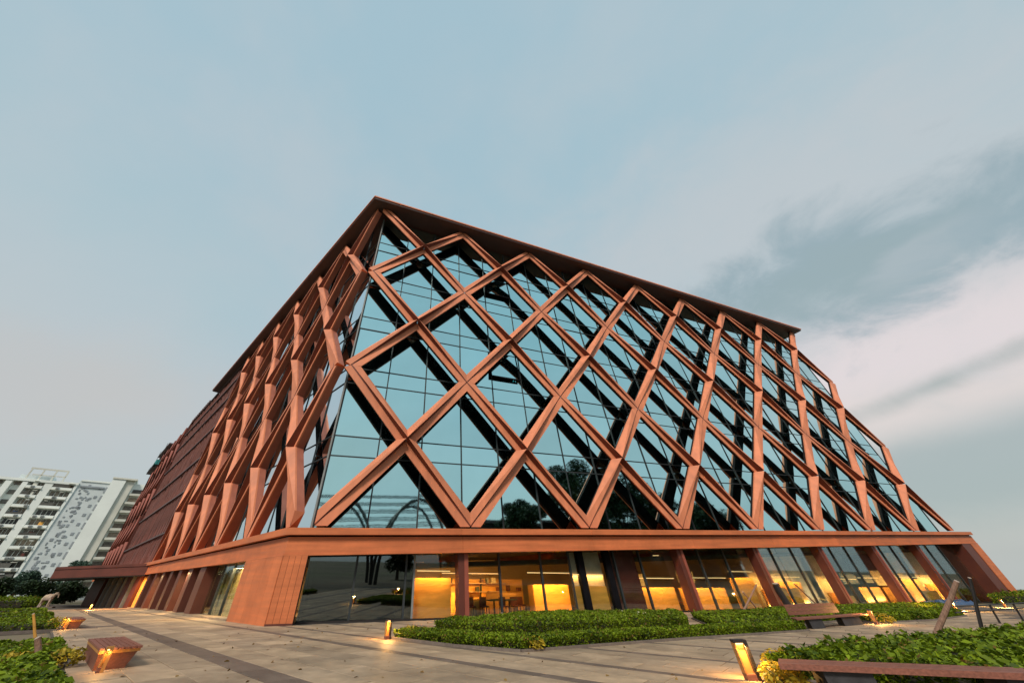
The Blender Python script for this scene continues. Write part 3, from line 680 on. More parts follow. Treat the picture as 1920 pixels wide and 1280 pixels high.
# ------------------------------------------------------------------ foliage
def leaves(pts, size, flat=.6, nrm=None, rs=None):
    """one small folded leaf (two triangles pairs) at each point"""
    rs = rs or np.random; n = len(pts)
    a = rs.normal(size=(n, 3)); a[:, 2] *= flat; a /= np.linalg.norm(a, axis=1)[:, None]
    up = rs.normal(size=(n, 3)) * .55 + np.array([0, 0, 1.]); b = np.cross(up, a); b /= np.linalg.norm(b, axis=1)[:, None] + 1e-9
    c = np.cross(a, b)
    s = size * rs.uniform(.45, 1.4, size=(n, 1))
    v = np.stack([pts - a * s * .5, pts + b * s * .3 + c * s * .07, pts + a * s * .55 - c * s * .05, pts - b * s * .3 + c * s * .07], 1).reshape(-1, 3)
    return v, np.arange(n * 4).reshape(-1, 4)
def mesh_np(name, v, f, mt):
    me = bpy.data.meshes.new(name); me.vertices.add(len(v)); me.vertices.foreach_set('co', np.ascontiguousarray(v, dtype=np.float32).ravel())
    me.loops.add(f.size); me.loops.foreach_set('vertex_index', f.ravel().astype(np.int32))
    me.polygons.add(len(f)); me.polygons.foreach_set('loop_start', np.arange(0, f.size, f.shape[1], dtype=np.int32)); me.polygons.foreach_set('loop_total', np.full(len(f), f.shape[1], dtype=np.int32))
    me.materials.append(mt); me.update(calc_edges=True); me.validate(); return me
def inpoly(P, poly):
    x, y = P[:, 0], P[:, 1]; r = np.zeros(len(P), bool); n = len(poly)
    for i in range(n):
        x0, y0 = poly[i][:2]; x1, y1 = poly[(i + 1) % n][:2]
        c = ((y0 > y) != (y1 > y)) & (x < (x1 - x0) * (y - y0) / (y1 - y0 + 1e-12) + x0); r ^= c
    return r
def edgedist(P, poly):
    d = np.full(len(P), 1e9); n = len(poly)
    for i in range(n):
        a = np.array(poly[i][:2]); b = np.array(poly[(i + 1) % n][:2]); ab = b - a
        t = np.clip(((P[:, :2] - a) @ ab) / (ab @ ab), 0, 1); d = np.minimum(d, np.linalg.norm(P[:, :2] - a - t[:, None] * ab, axis=1))
    return d
def hedge(poly, h, size, count, label, mt='leaf', name='hedge', cat='hedge', kerb=True, lump=.06, group=None, flowers=0, wild=0.):
    poly = [tuple(p[:2]) for p in poly]; c = np.mean(np.array(poly), 0)
    root = empty(name, xyh(c[0], c[1])); tag(root, label, cat, group); o0 = root.location
    lo, hi = np.min(poly, 0), np.max(poly, 0)
    rs = np.random.RandomState(abs(hash(label)) % 1000 if False else sum(map(ord, label)) % 9973)
    P = rs.uniform(size=(count * 4, 2)) * (hi - lo) + lo; P = P[inpoly(P, poly)][:count]
    d = edgedist(P, poly)
    prof = np.clip(d / (h * .55), 0, 1) ** .5
    lumps = sum(np.sin(P[:, 0] * f1 + ph) * np.cos(P[:, 1] * f2 + ph * 2) for f1, f2, ph in ((3.1, 2.7, .3), (6.3, 5.1, 1.7), (11, 9, 4.)))
    top = h * (.62 + .38 * prof) + lumps * lump * .5
    z = top - np.abs(rs.normal(size=len(P))) * h * .13 + rs.uniform(size=len(P)) ** 6 * wild
    near = rs.uniform(size=len(P)) < .0
    # side leaves
    n = len(poly); per = [np.linalg.norm(np.array(poly[(i + 1) % n]) - np.array(poly[i])) for i in range(n)]; tot = sum(per)
    S = []
    for i in range(n):
        m_ = int(count * .55 * per[i] / tot); t = rs.uniform(size=(m_, 1)); a, b = np.array(poly[i]), np.array(poly[(i + 1) % n])
        q_ = a + (b - a) * t; inn = (c - q_); inn /= np.linalg.norm(inn, axis=1)[:, None]
        zz = rs.uniform(0.03, .85, size=m_) * h; off = rs.uniform(-.02, .05, size=(m_, 1)) + (1 - zz[:, None] / h) * .10
        S.append(np.c_[q_ + inn * off, zz])
    A = np.vstack([np.c_[P, z]] + S)
    A[:, 2] += G0.z - (GN.x * (A[:, 0] - G0.x) + GN.y * (A[:, 1] - G0.y)) / GN.z
    A -= np.array(o0)
    v, f = leaves(A, size, rs=rs)
    lf = link('leaves', mesh_np('leaves', v, f, M[mt]), None, root); lf['kind'] = 'stuff'
    # solid dark core; the shade between the leaves is put into its colour
    ins = [Vector((c[0] + (p[0] - c[0]) * .97, c[1] + (p[1] - c[1]) * .93, 0)) for p in poly]
    q = MB().prism([gp(p.x, p.y, -.03) - o0 for p in ins], [gp(c[0] + (p.x - c[0]) * .97, c[1] + (p.y - c[1]) * .9, h * .6) - o0 for p in ins])
    link('shade_core', q.mesh('shade_core', M['hedge_inside']), None, root)
    if flowers:
        k = rs.choice(len(P), flowers); F_ = np.c_[P[k], top[k] + .03]; F_[:, 2] += G0.z - (GN.x * (F_[:, 0] - G0.x) + GN.y * (F_[:, 1] - G0.y)) / GN.z; F_ -= np.array(o0)
        F_ = np.repeat(F_, 5, 0) + rs.normal(size=(flowers * 5, 3)) * .02; v, f = leaves(F_, .05, rs=rs); fl = link('flowers', mesh_np('flowers', v, f, M['flower']), None, root); fl['kind'] = 'stuff'
    if kerb:
        for i in range(n):
            a, b = Vector((*poly[i], 0)), Vector((*poly[(i + 1) % n], 0)); d_ = (b - a).normalized(); nn2 = Vector((-d_.y, d_.x, 0)) * .05
            a2, b2 = a - d_ * .0, b
            q = MB().prism([gp(p.x, p.y, -.05) - o0 for p in (a2 - nn2, b2 - nn2, b2 + nn2, a2 + nn2)], [gp(p.x, p.y, .05) - o0 for p in (a2 - nn2, b2 - nn2, b2 + nn2, a2 + nn2)])
            link('kerb', q.mesh('kerb', M['kerb']), None, root)
    return root
hedge([(3.25, -7.2), (4.4, -9.6), (5.5, -11.1), (10.5, -10.8), (16.3, -10.65), (16.3, -10.0), (10.5, -10.05), (6.1, -10.1), (5.2, -8.9), (4.0, -6.9)], .25, .06, 26000,
      'low clipped front hedge curving round the planting bed by the lit bollard', lump=.03)
hedge([(4.75, -6.3), (5.6, -7.9), (6.9, -8.75), (9.2, -8.9), (13.4, -8.7), (17.2, -5.0), (10.5, -2.9)], .40, .068, 36000,
      'taller rounded hedge mass with pale blossoms behind the low front hedge', flowers=14, lump=.05)
hedge([(13.9, -9.35), (16.6, -9.2), (22.0, -8.6), (27.5, -4.6), (18.2, -4.6)], .30, .085, 11000, 'flat green hedge directly behind the backrest bench', lump=.05)
hedge([(22.3, -9.75), (26.0, -9.9), (31.2, -9.1), (33, -7.6), (28.5, -6.9), (22.8, -8.2)], .30, .09, 10000, 'long green hedge right of the backrest bench along the pale path', lump=.05)
hedge([(21, -7.3), (30, -6.1), (44, -4.2), (42, -2.4), (26, -3)], .32, .10, 8000, 'dark green hedge under the building windows behind the long one', lump=.06)
hedge([(60, -1.2), (72, -3.5), (100, -6.0), (104, 4), (76, 2.5)], .8, .2, 8000, 'far hedge beyond the right end pier against the sky', lump=.18, kerb=False)
hedge([(7.6, -15.15), (9.2, -14.85), (11.6, -14.75), (14, -14.8), (18.5, -14.7), (30, -14.2), (34, -19), (12.5, -20.5), (9.4, -17.6)], .33, .088, 62000,
      'broad leafy foreground hedge behind the long plank bench', lump=.08, wild=.07)
hedge([te(-3.3, -7.12), te(-6.9, -7.12), te(-6.9, -11.5), te(-3.3, -11.5)], .24, .085, 10000, 'dark green hedge between the slatted box bench and the pale path on the left', lump=.05)
hedge([te(-7.4, -7.45), te(-15.0, -7.05), te(-15, -12.5), te(-7.4, -12.5)], .27, .085, 26000, 'nearest left hedge at the very corner beside the slatted box bench', lump=.06, wild=.04)
hedge([te(4.9, -7.0), te(12.4, -7.1), te(12.4, -14), te(4.9, -14)], .27, .10, 8000, 'clipped hedge block beside the farther small bench', lump=.04)
hedge([te(15.5, -7.0), te(21.5, -7.0), te(21.5, -17), te(15.5, -17)], .28, .12, 6000, 'middle clipped hedge strip, second beyond the farther small bench', lump=.04)
hedge([te(27, -7.2), te(34, -7.2), te(34, -25), te(27, -25)], .3, .16, 5000, 'farthest clipped hedge strip in front of the pale sculpture', lump=.04)
hedge([te(58, -9), te(70, -7), te(74, -8), te(74, -32), te(56, -32)], 1.0, .25, 6000, 'dark shrub belt behind the pale sculpture', lump=.2, kerb=False)
# lawn on the far left foreground
P = np.random.RandomState(4).uniform(size=(26000, 2)) * np.array([26, 9]) + np.array([-18, -21.5]); pts = np.array([list(te(a, b)) for a, b in P if not (-15 < a < -3 and b > -12.5)]) + np.array([0, 0, -.02])
v, f = leaves(pts, .11, flat=1.6, rs=np.random.RandomState(5)); lawn = link('grass', mesh_np('grass', v, f, M['grass'])); lawn['kind'] = 'stuff'
tag(lawn, 'rough green grass beside the left hedges', 'grass')
rs_ = np.random.RandomState(9); FP = []
while len(FP) < 240:
    a, b = rs_.uniform(-20, 22), -7.0 + 20 * rs_.uniform() ** 1.6; p = te(a, b)
    if p.y < -.6 and not (3.2 < p.x < 17 and -11.2 < p.y < -2.8): FP.append([p.x, p.y, p.z + .012])
v, f = leaves(np.array(FP), .07, flat=.1, rs=rs_); fl_ = link('fallen_leaves', mesh_np('fallen_leaves', v, f, M['leaf_d'])); fl_['kind'] = 'stuff'; tag(fl_, 'scattered dry leaves lying on the paving', 'leaves')
# golden shrubs
def golden(x, y, r, h, n, label):
    root = empty('golden_shrub', xyh(x, y)); tag(root, label, 'shrub', 'golden leaved shrubs'); rs = np.random.RandomState(n)
    st = MB()
    for i in range(7):
        a = rs.uniform(0, 6.28); st.tube([(0, 0, -.02), (math.cos(a) * r * .4, math.sin(a) * r * .4, h * .5), (math.cos(a) * r * .75, math.sin(a) * r * .75, h * .85)], [.012, .008, .004], 5)
    link('stem', st.mesh('stem', M['bark']), None, root)
    P = rs.normal(size=(n, 3)); P /= np.linalg.norm(P, axis=1)[:, None]; P *= (rs.uniform(.35, 1, size=(n, 1)) ** .5); P *= np.array([r, r, h * .55]); P[:, 2] += h * .5
    v, f = leaves(P, .075, rs=rs); lf = link('leaves', mesh_np('leaves', v, f, M['leaf_y']), None, root); lf['kind'] = 'stuff'
golden(7.45, -15.30, .22, .22, 420, 'golden leaved shrub at the foot of the nearest lit bollard')
golden(7.15, -15.62, .26, .24, 420, 'golden leaved shrub tucked behind the end of the plank bench')
golden(8.2, -15.0, .34, .30, 420, 'yellow green shrub at the left tip of the broad foreground hedge')
p_ = te(-6.9, -7.15); golden(p_.x, p_.y, .30, .26, 300, 'golden leaved shrub lit behind the slatted box bench')
p_ = te(-7.0, -7.8); golden(p_.x, p_.y, .30, .26, 300, 'golden leaved shrub by the weathered post on the left')
golden(22.6, -9.75, .45, .30, 420, 'golden leaved shrub next to the backrest bench bollard')
golden(3.75, -7.35, .3, .28, 300, 'golden leaved shrub at the left tip of the low front hedge')
golden(5.9, -10.95, .28, .24, 260, 'golden leaved shrub at the near bend of the low front hedge')
p_ = te(5.4, -7.1); golden(p_.x, p_.y, .35, .4, 250, 'golden leaved shrub beside the farther small bench')

# ------------------------------------------------------------------ trees
def tree(x, y, h, cr, label, mt='leaf_t', n=9000, size=.28, zb=None, trunk=.3, squash=.75, group=None, clumps=16, seed=None, low=.35):
    rs = np.random.RandomState(seed if seed is not None else int(abs(x * 7 + y * 13)) % 9999)
    root = empty('tree', xyh(x, y) if zb is None else (x, y, zb)); tag(root, label, 'tree', group)
    q = MB(); th = h * .62
    q.tube([(0, 0, -.3), (rs.uniform(-.2, .2), rs.uniform(-.2, .2), th * .4), (rs.uniform(-.3, .3), rs.uniform(-.3, .3), th), (0, 0, h * .85)], [trunk, trunk * .8, trunk * .5, trunk * .12], 9)
    link('trunk', q.mesh('trunk', M['bark']), None, root)
    C_ = []
    q = MB()
    for i in range(clumps):
        a = rs.uniform(0, 6.28); rr_ = cr * rs.uniform(.15, .8); z = h * rs.uniform(low + .05, .92); k = 1 - abs((z / h - .6) / .55) ** 2; rr_ *= max(k, .25)
        c = np.array([math.cos(a) * rr_, math.sin(a) * rr_, z]); C_.append((c, cr * rs.uniform(.28, .5)))
        if i < 9: q.tube([(0, 0, max(h * .25, z - rr_ * .9 - h * .1)), (c[0] * .5, c[1] * .5, z - rr_ * .3), tuple(c)], [trunk * .35, trunk * .2, trunk * .05], 6)
    link('limb', q.mesh('limb', M['bark']), None, root)
    P = []
    for c, r in C_:
        m_ = n // clumps; d = rs.normal(size=(m_, 3)); d /= np.linalg.norm(d, axis=1)[:, None]; P.append(c + d * (rs.uniform(.2, 1, size=(m_, 1)) ** .6) * r * np.array([1, 1, squash]))
    P = np.vstack(P); v, f = leaves(P, size, rs=rs)
    cw = link('crown', mesh_np('crown', v, f, M[mt]), None, root)
    return root
# left background
tl = [(te(78, -13.5), 3.1, 3.0, 'dark round tree behind the pale sculpture'), (te(80, -8.5), 3.0, 3.0, 'dark tree seen beneath the left tip of the canopy'),
      (te(74, -19), 3.4, 3.2, 'leafy tree left of the pale sculpture'), (te(66, -24), 3.3, 3.0, 'dark tree at the left edge below the apartment tower'),
      (te(92, -4.5), 3.2, 3.0, 'dense tree behind the entrance canopy posts')]
for p_, h, cr, lb in tl: tree(p_.x, p_.y, h, cr, lb, group='trees at the foot of the apartment tower', n=6000, size=.34, low=.1)
p_ = te(120, -12.5); tree(p_.x, p_.y, 5.4, 3.6, 'bluish tree in front of the apartment tower base', 'leaf_b', n=6000, size=.5)
p_ = te(120, -5.5); tree(p_.x, p_.y, 8.0, 4.0, 'pale green treetop showing over the canopy', 'leaf_b', n=5000, size=.5)
# trees across the road behind the viewer, mirrored in the glass
for x, y, h, cr, lb in ((51, -42, 19.5, 7.5, 'tall broad tree across the forecourt, mirrored in the lower glazing'), (64, -44, 18, 8, 'second broad tree across the forecourt, mirrored beside the tallest'),
                        (76, -42, 13, 6.5, 'shorter tree at the right of the mirrored group'), (37, -44, 11, 5., 'slim tree at the left of the mirrored group'), (92, -46, 14, 8, 'far right tree of the mirrored group')):
    tree(x, y, h + 4, cr, lb, group='trees across the forecourt', n=20000, size=.62, trunk=.45, clumps=26, low=.2)
for x, y in ((22, -41), (28, -43), (12, -44), (43, -48)): tree(x, y, 6.6 + (x % 5) * .3, 3.6, 'small bushy tree %s' % {22: 'nearest the garden arches', 28: 'between the arches and the tall trees', 12: 'behind the garden arches', 43: 'just before the tall mirrored trees'}[x], group='small trees across the forecourt', n=6000, size=.45, low=.2)
# garden arches behind the viewer
AR = empty('garden_trellis', xyh(7, -32)); tag(AR, 'arched steel garden trellis with slatted top standing across the forecourt', 'trellis')
for y in (-30.5, -36):
    for x0 in (-4, 7):
        pts = [(x0 + 5.2 - 5.2 * math.cos(a) - 7, y + 32, -.1 + 10.2 * math.sin(a)) for a in np.linspace(0, math.pi, 17)]
        q = MB().tube(pts, .22, 8); link('arch', q.mesh('arch', M['darksteel']), None, AR)
for i in range(15):
    z = 6.0 + i * .33; q = MB().tube([(-13, 1.2 + i * .02 - (i % 3), z), (12, 1.2 - (i % 3), z + .6)], .055, 6); link('slat', q.mesh('slat', M['darksteel']), None, AR)
# forecourt hall behind the viewer (dark low building seen only as a reflection)
H = empty('low_hall', xyh(60, -58)); tag(H, 'low dark hall across the forecourt behind the tall trees', 'building')
q = MB().box(-30, 45, -8, 8, -4, 10.4); link('wall', q.mesh('wall', M['stone']), None, H)
q = MB().box(-31, 46, -9, 9, 10.4, 11.0); link('roof', q.mesh('roof', M['soffit']), None, H)
for i in range(12):
    q = MB().box(-28 + i * 6, -24.5 + i * 6, 8.0, 8.06, 2, 5.5); link('window', q.mesh('window', M['winglass']), None, H)

# ------------------------------------------------------------------ apartment tower
HP = Vector((-86.82, 159.82, 0)); Hn = Vector((-.35, .94, 0)).normalized(); Hu = Vector((Hn.y, -Hn.x, 0))
HT = empty('apartment_tower', (HP.x, HP.y, -8)); tag(HT, 'white high rise apartment tower with stacked balconies at the far left', 'apartment tower')
FH = Face((0, 0, 0), Hu, Hn)
def hbox(name, u0, u1, d0, d1, z0, z1, mt, parent=None):
    z0 += 8; z1 += 8
    q = MB().prism([FH.V(u0, d0, z0), FH.V(u1, d0, z0), FH.V(u1, d1, z0), FH.V(u0, d1, z0)], [FH.V(u0, d0, z1), FH.V(u1, d0, z1), FH.V(u1, d1, z1), FH.V(u0, d1, z1)])
    return link(name, q.mesh(name, M[mt]), None, parent or HT)
hbox('wall', -42, -19.9, 2.2, 16, -8, 29.6, 'white'); hbox('wall', -19.9, -11.6, 2.2, 16, -8, 29.6, 'white')
hbox('wall', -11.6, -2.8, .6, 16, -8, 31.4, 'pattern'); hbox('wall', -2.8, 1.3, 0, 16, -8, 33.2, 'white'); hbox('wall', 1.3, 4.0, .8, 16, -8, 33.3, 'cream'); hbox('wall', 4.0, 22, 2.6, 16, -8, 32.5, 'white')
hbox('pier', -29.2, -27.6, .2, 2.2, -8, 29.8, 'white'); hbox('pier', -25.2, -23.9, .2, 2.2, -8, 29.6, 'white'); hbox('pier', -19.7, -17.6, .2, 2.2, -8, 29.8, 'white'); hbox('pier', -12.0, -11.3, .2, 2.2, -8, 29.8, 'white')
hbox('parapet', -42, -11.2, 0, 16, 29.8, 30.6, 'white'); hbox('parapet', -11.2, -3, .3, 16, 31.4, 32, 'white'); hbox('parapet', -3, 4.6, -.3, 16, 33.3, 33.9, 'cream')
hbox('roof_frame', -25.8, -16.0, 1, 1.4, 34.2, 34.7, 'cream'); hbox('roof_frame', -24.5, -16, 1, 1.4, 32.2, 32.5, 'cream')
for u in (-25.6, -22.5, -19.3, -16.3): hbox('roof_frame_post', u, u + .4, 1, 1.4, 30.6, 34.2, 'cream')
hbox('roof_room', -27.5, -19, 3, 8, 30.6, 32.4, 'pattern')
fh = 3.12
for i in range(12):
    z = -6.6 + i * fh
    for (u0, u1) in ((-23.8, -19.8), (-17.5, -12.1)):
        s_ = hbox('balcony', u0, u1, .0, 2.15, z, z + .85, 'white')
        hbox('slab_edge', u0 - .1, u1 + .1, -.2, .0, z - .15, z + .12, 'cream', s_)
        nsub = 3
        w_ = hbox('window', u0 + .3, u1 - .3, 2.05, 2.19, z + .9, z + 2.75, 'winglass')
        for k in range(nsub): uu = u0 + .3 + (u1 - u0 - .6) * (k + 1) / (nsub + 1); hbox('frame', uu - .06, uu + .06, 1.9, 2.04, z + .9, z + 2.75, 'white', w_)
        if random.random() < .6: hbox('grille', u0 + .1, u0 + (u1 - u0) * random.uniform(.4, .95), .05, .12, z + .86, z + 1.5 + random.random() * 1.1, 'grille')
    for (u0, u1) in ((-23.8, -19.8), (-17.5, -12.1)):
        for q_ in range(2):
            uu = random.uniform(u0 + .2, u1 - 1.0)
            if random.random() < .55: hbox('air_unit', uu, uu + .8, -.45, -.02, z + .15, z + .7, 'frame_light')
        uu = random.uniform(u0 + .4, u1 - 1.6); hbox('awning', uu, uu + random.uniform(.8, 1.8), -.3, .4, z + 2.3, z + 2.45, random.choice(['cream', 'grille', 'white']))
        if random.random() < .5: hbox('laundry', uu, uu + random.uniform(.5, 1.2), .3, .36, z + .9, z + 1.9, random.choice(['redpanel', 'blue', 'cream', 'woodpanel']))
    hbox('window', -27.3, -25.5, 2.0, 2.19, z + .9, z + 2.3, 'winglass'); hbox('window', -33, -30, 2.0, 2.19, z + .9, z + 2.5, 'winglass')
    hbox('window', -3.45, -2.85, .35, .59, z + .3, z + 2.3, 'bluegrey'); hbox('window', -5.2, -4.4, .45, .59, z + 1.2, z + 2.1, 'bluegrey')
    # jagged painted relief
    for k in range(9):
        u = random.uniform(-10.3, -6.3) ; v0 = z + random.uniform(0, 2.6); hbox('relief_panel', u, u + random.uniform(.25, .9), .45, .58, v0, v0 + random.uniform(.25, .9), 'bluegrey')
    if i > 0:
        s_ = hbox('balcony', 4.5, 7.8, .3, 2.55, z, z + .8, 'cream'); hbox('window', 4.7, 7.6, 2.45, 2.59, z + .9, z + 2.6, 'winglass')
        hbox('balcony', 9, 12, .3, 2.55, z, z + .8, 'cream'); hbox('window', 9.2, 11.8, 2.45, 2.59, z + .9, z + 2.6, 'winglass')
hbox('relief_panel', -10.5, -3.8, .2, .58, 29.3, 29.9, 'bluegrey')

# ------------------------------------------------------------------ benches
def slab4(q, pts, h0, h1, mi=0):
    return q.prism([gp(p[0], p[1], h0) for p in pts], [gp(p[0], p[1], h1) for p in pts], mi)
def local(q, o): q.v = [tuple(Vector(p) - o) for p in q.v]; return q
def box_bench(t0, t1, e0, e1, label):
    c = te((t0 + t1) / 2, (e0 + e1) / 2); root = empty('box_bench', c); tag(root, label, 'bench', 'box benches along the left planting')
    n = 7
    for i in range(n):
        a = e0 + (e1 - e0) * i / n + .008; b = e0 + (e1 - e0) * (i + 1) / n - .008
        q = MB(); P = [te(t0, a), te(t1, a), te(t1, b), te(t0, b)]
        q.prism([p + Vector((0, 0, .27)) for p in P], [p + Vector((0, 0, .30)) for p in P]); link('slat', local(q, c).mesh('slat', M['wood']), None, root)
    q = MB(); P = [te(t0 + .03, e0 + .02), te(t1 - .03, e0 + .02), te(t1 - .03, e1 - .02), te(t0 + .03, e1 - .02)]
    P2 = [te(t0 + .03, e0 + .02), te(t1 - .03, e0 + .02), te(t1 - .03, e1 - .02), te(t0 + .03, e1 - .02)]
    q.prism([p + Vector((0, 0, .225)) for p in P], [p + Vector((0, 0, .268)) for p in P2]); link('seat_frame', local(q, c).mesh('seat_frame', M['brass']), None, root)
    q = MB(); lo_ = [te(t0 + .10, e0 + .06), te(t1 - .10, e0 + .06), te(t1 - .10, e1 - .14), te(t0 + .10, e1 - .14)]; hi_ = [te(t0 + .05, e0 + .03), te(t1 - .05, e0 + .03), te(t1 - .05, e1 - .05), te(t0 + .05, e1 - .05)]
    q.prism([p + Vector((0, 0, -.01)) for p in lo_], [p + Vector((0, 0, .223)) for p in hi_]); link('base', local(q, c).mesh('base', M['wood']), None, root)
box_bench(-8.0, -5.45, -6.84, -6.22, 'slatted wooden box bench lit orange at the lower left of the paving')
box_bench(5.6, 8.2, -6.80, -6.25, 'smaller looking slatted box bench farther along the left hedge')
# backrest bench on the right
c = xyh(19.3, -9.9); bb = empty('backrest_bench', c); tag(bb, 'reddish wooden bench with a low backrest in front of the green hedge', 'bench')
bf0, bf1, bk0, bk1 = Vector((16.3, -10.45, 0)), Vector((21.9, -9.85, 0)), Vector((16.9, -9.9, 0)), Vector((22.4, -9.3, 0))
def bq(u, v): return bf0.lerp(bf1, u).lerp(bk0.lerp(bk1, u), v)
for i in range(4):
    a, b = i / 4 + .01, (i + 1) / 4 - .01
    q = MB(); slab4(q, [bq(0, a), bq(1, a), bq(1, b), bq(0, b)], .26, .30); link('seat', local(q, c).mesh('seat', M['wood']), None, bb)
for i in range(3):
    q = MB(); h = .355 + i * .10; y = 1.0 + i * .04; slab4(q, [bq(0, y), bq(.68, y), bq(.68, y + .05), bq(0, y + .05)], h, h + .094); link('backrest', local(q, c).mesh('backrest', M['wood']), None, bb)
for u in (.08, .34, .6): q = MB(); slab4(q, [bq(u, 1.12), bq(u + .01, 1.12), bq(u + .01, 1.2), bq(u, 1.2)], .2, .64); link('backrest_post', local(q, c).mesh('backrest_post', M['darksteel']), None, bb)
for a, b in ((.14, .30), (.56, .82)): q = MB(); slab4(q, [bq(a, .12), bq(b, .12), bq(b, .9), bq(a, .9)], -.02, .258); link('leg', local(q, c).mesh('leg', M['stone']), None, bb)
# foreground plank bench
A0, A1, B0 = Vector((7.26, -15.54, 0)), Vector((9.22, -17.11, 0)), Vector((6.75, -15.92, 0))
ax = (A1 - A0).normalized(); A1 = A0 + ax * 3.2; wv = Vector((ax.y, -ax.x, 0)); 
if wv.dot(B0 - A0) < 0: wv = -wv
Wd = .46; sk = (B0 - A0).dot(ax)
c = xyh(*(A0 + ax * 1.5 + wv * .25).xy); fb = empty('plank_bench', c); tag(fb, 'long brown plank bench on dark blocks at the lower right corner', 'bench')
for i in range(3):
    a, b = Wd * i / 3 + .004, Wd * (i + 1) / 3 - .004
    q = MB(); pp = [A0 + wv * a + ax * sk * a / Wd, A1 + wv * a, A1 + wv * b, A0 + wv * b + ax * sk * b / Wd]
    slab4(q, pp, .245, .30); link('plank', local(q, c).mesh('plank', M['wood']), None, fb)
for s in (.30, 2.0): q = MB(); slab4(q, [A0 + ax * s + wv * .06, A0 + ax * (s + .5) + wv * .06, A0 + ax * (s + .5) + wv * .40, A0 + ax * s + wv * .40], -.02, .243); link('leg', local(q, c).mesh('leg', M['stone']), None, fb)

# ------------------------------------------------------------------ lit bollards
def bollard(x, y, ang, label, h=.45, w=.17, d=.10, e=14, shell='darksteel'):
    c = xyh(x, y); root = empty('bollard_light', c); root.rotation_euler = (0, 0, ang); tag(root, label, 'bollard light', 'lit path bollards')
    # opens towards local -x ; shell: cap, back, side cheeks, base block
    S = M['brass']
    link('cap', MB().box(-w / 2, w / 2, -d / 2, d / 2, h - .035, h).mesh('cap', M[shell]), None, root)
    link('back', MB().box(w / 2 - .05, w / 2, -d / 2, d / 2, .0, h - .037).mesh('back', M[shell]), None, root)
    link('front_post', MB().box(-w / 2, -w / 2 + .018, -d / 2, d / 2, .08, h - .037).mesh('front_post', M['brass']), None, root)
    link('base', MB().box(-w / 2, w / 2 - .052, -d / 2, d / 2, -.01, .078).mesh('base', M['wood']), None, root)
    link('lens', MB().box(-w / 2 + .022, w / 2 - .055, -.03, .03, h - .05, h - .036).mesh('lens', M['lamp']), None, root)
    link('reflector', MB().box(-w / 2 + .02, w / 2 - .052, -.006, .006, .085, h - .055).mesh('reflector', M['brass']), None, root)
    for sgn in (-1, 1):
        for k, (yy, zz, rot, en, sz) in enumerate(((.022, h - .055, -4, e * .045, .03), (d / 2 + .012, h - .06, 42, e, .06))):
            l = bpy.data.lights.new('bollard_lamp', 'AREA'); l.shape = 'RECTANGLE'; l.size = w * .6; l.size_y = sz; l.energy = en; l.color = (1, .50, .13)
            o = bpy.data.objects.new('bollard_lamp', l); COL.objects.link(o); o.parent = root; o.location = (0, sgn * yy, zz); o.rotation_euler = (math.radians(sgn * rot), 0, 0)
    return root
bollard(7.34, -14.98, math.radians(-28), 'nearest lit bollard, glowing beside the plank bench', e=14, w=.19, d=.11)
bollard(3.10, -7.25, math.radians(20), 'lit bollard at the left tip of the low front hedge', e=13)
bollard(21.6, -10.0, math.radians(10), 'lit bollard at the right end of the backrest bench', e=20)
p_ = te(-8.22, -6.72); bollard(p_.x, p_.y, math.radians(30), 'lit bollard standing against the slatted box bench', h=.34, shell='brass', e=1.8, w=.10, d=.06)
p_ = te(5.2, -6.8); bollard(p_.x, p_.y, math.radians(30), 'lit bollard beside the farther small bench', h=.38, shell='brass', e=3.5, w=.12)
p_ = te(36, -4.2); bollard(p_.x, p_.y, math.radians(0), 'small lit bollard near the entrance canopy', e=60)
bollard(38.5, -6.3, 0, 'distant lit bollard past the right hedge, nearest the railing', e=260)
bollard(50, -4.8, 0, 'distant lit bollard near the right end pier', e=300)

# ------------------------------------------------------------------ stakes, railing, small things
STAKES = [(xyh(24.6, -2.5), Vector((27.0, -2.5, -3.33)), .05, 'thin timber stake leaning right before the shop windows'),
          (xyh(26.3, -2.45), Vector((25.6, -2.4, -3.65)), .05, 'thin timber stake leaning left across the other before the windows'),
          (xyh(29.05, -2.5), Vector((28.8, -2.5, -3.35)), .22, 'thick dark leaning post behind the backrest bench'),
          (xyh(32.3, -2.5), Vector((30.7, -2.5, -3.40)), .05, 'long thin strut leaning left behind the backrest bench')]
def stake(p0, p1, r, label, mtn='stake', name='tree_stake', cat='stake'):
    p0, p1 = Vector(p0), Vector(p1); root = empty(name, p0); tag(root, label, cat)
    pts = [Vector((0, 0, 0)).lerp(p1 - p0, k / 4) + Vector((random.uniform(-1, 1), random.uniform(-1, 1), 0)) * r * .2 * (0 < k < 4) for k in range(5)]
    link('post', MB().tube([tuple(p) for p in pts], [r, r * .95, r * .9, r * .85, r * .8], 9).mesh('post', M[mtn]), None, root)
    d_ = (p1 - p0).normalized(); e_ = p1 - p0
    link('cut_end', MB().tube([tuple(e_ - d_ * .001), tuple(e_ + d_ * .02)], [r * .83, r * .7], 9).mesh('cut_end', M['paleston']), None, root)
def unproj(px, py, depth):
    X_, Y_ = (px - PX) / FPX, (py - PY) / FPX
    r = Vector([CR[0][i] * X_ + CR[1][i] * Y_ + CR[2][i] for i in range(3)]); return CP + r * depth
pb = xyh(12.98, -14.77, .1)
stake(pb, pb + Vector((.40, -.90, 1.08)), .045, 'slanting weathered timber stake rising from the broad foreground hedge')
pb = xyh(16.39, -14.4, .1)
stake(pb, pb + Vector((.17, -.46, 1.17)), .035, 'upright dark steel pole rising from the broad foreground hedge', 'darksteel', 'steel_pole', 'pole')
pb = xyh(-3.56, -9.33)
stake(pb, pb + Vector((-.25, -.11, .44)), .05, 'short weathered post among the left hedges near the box bench')
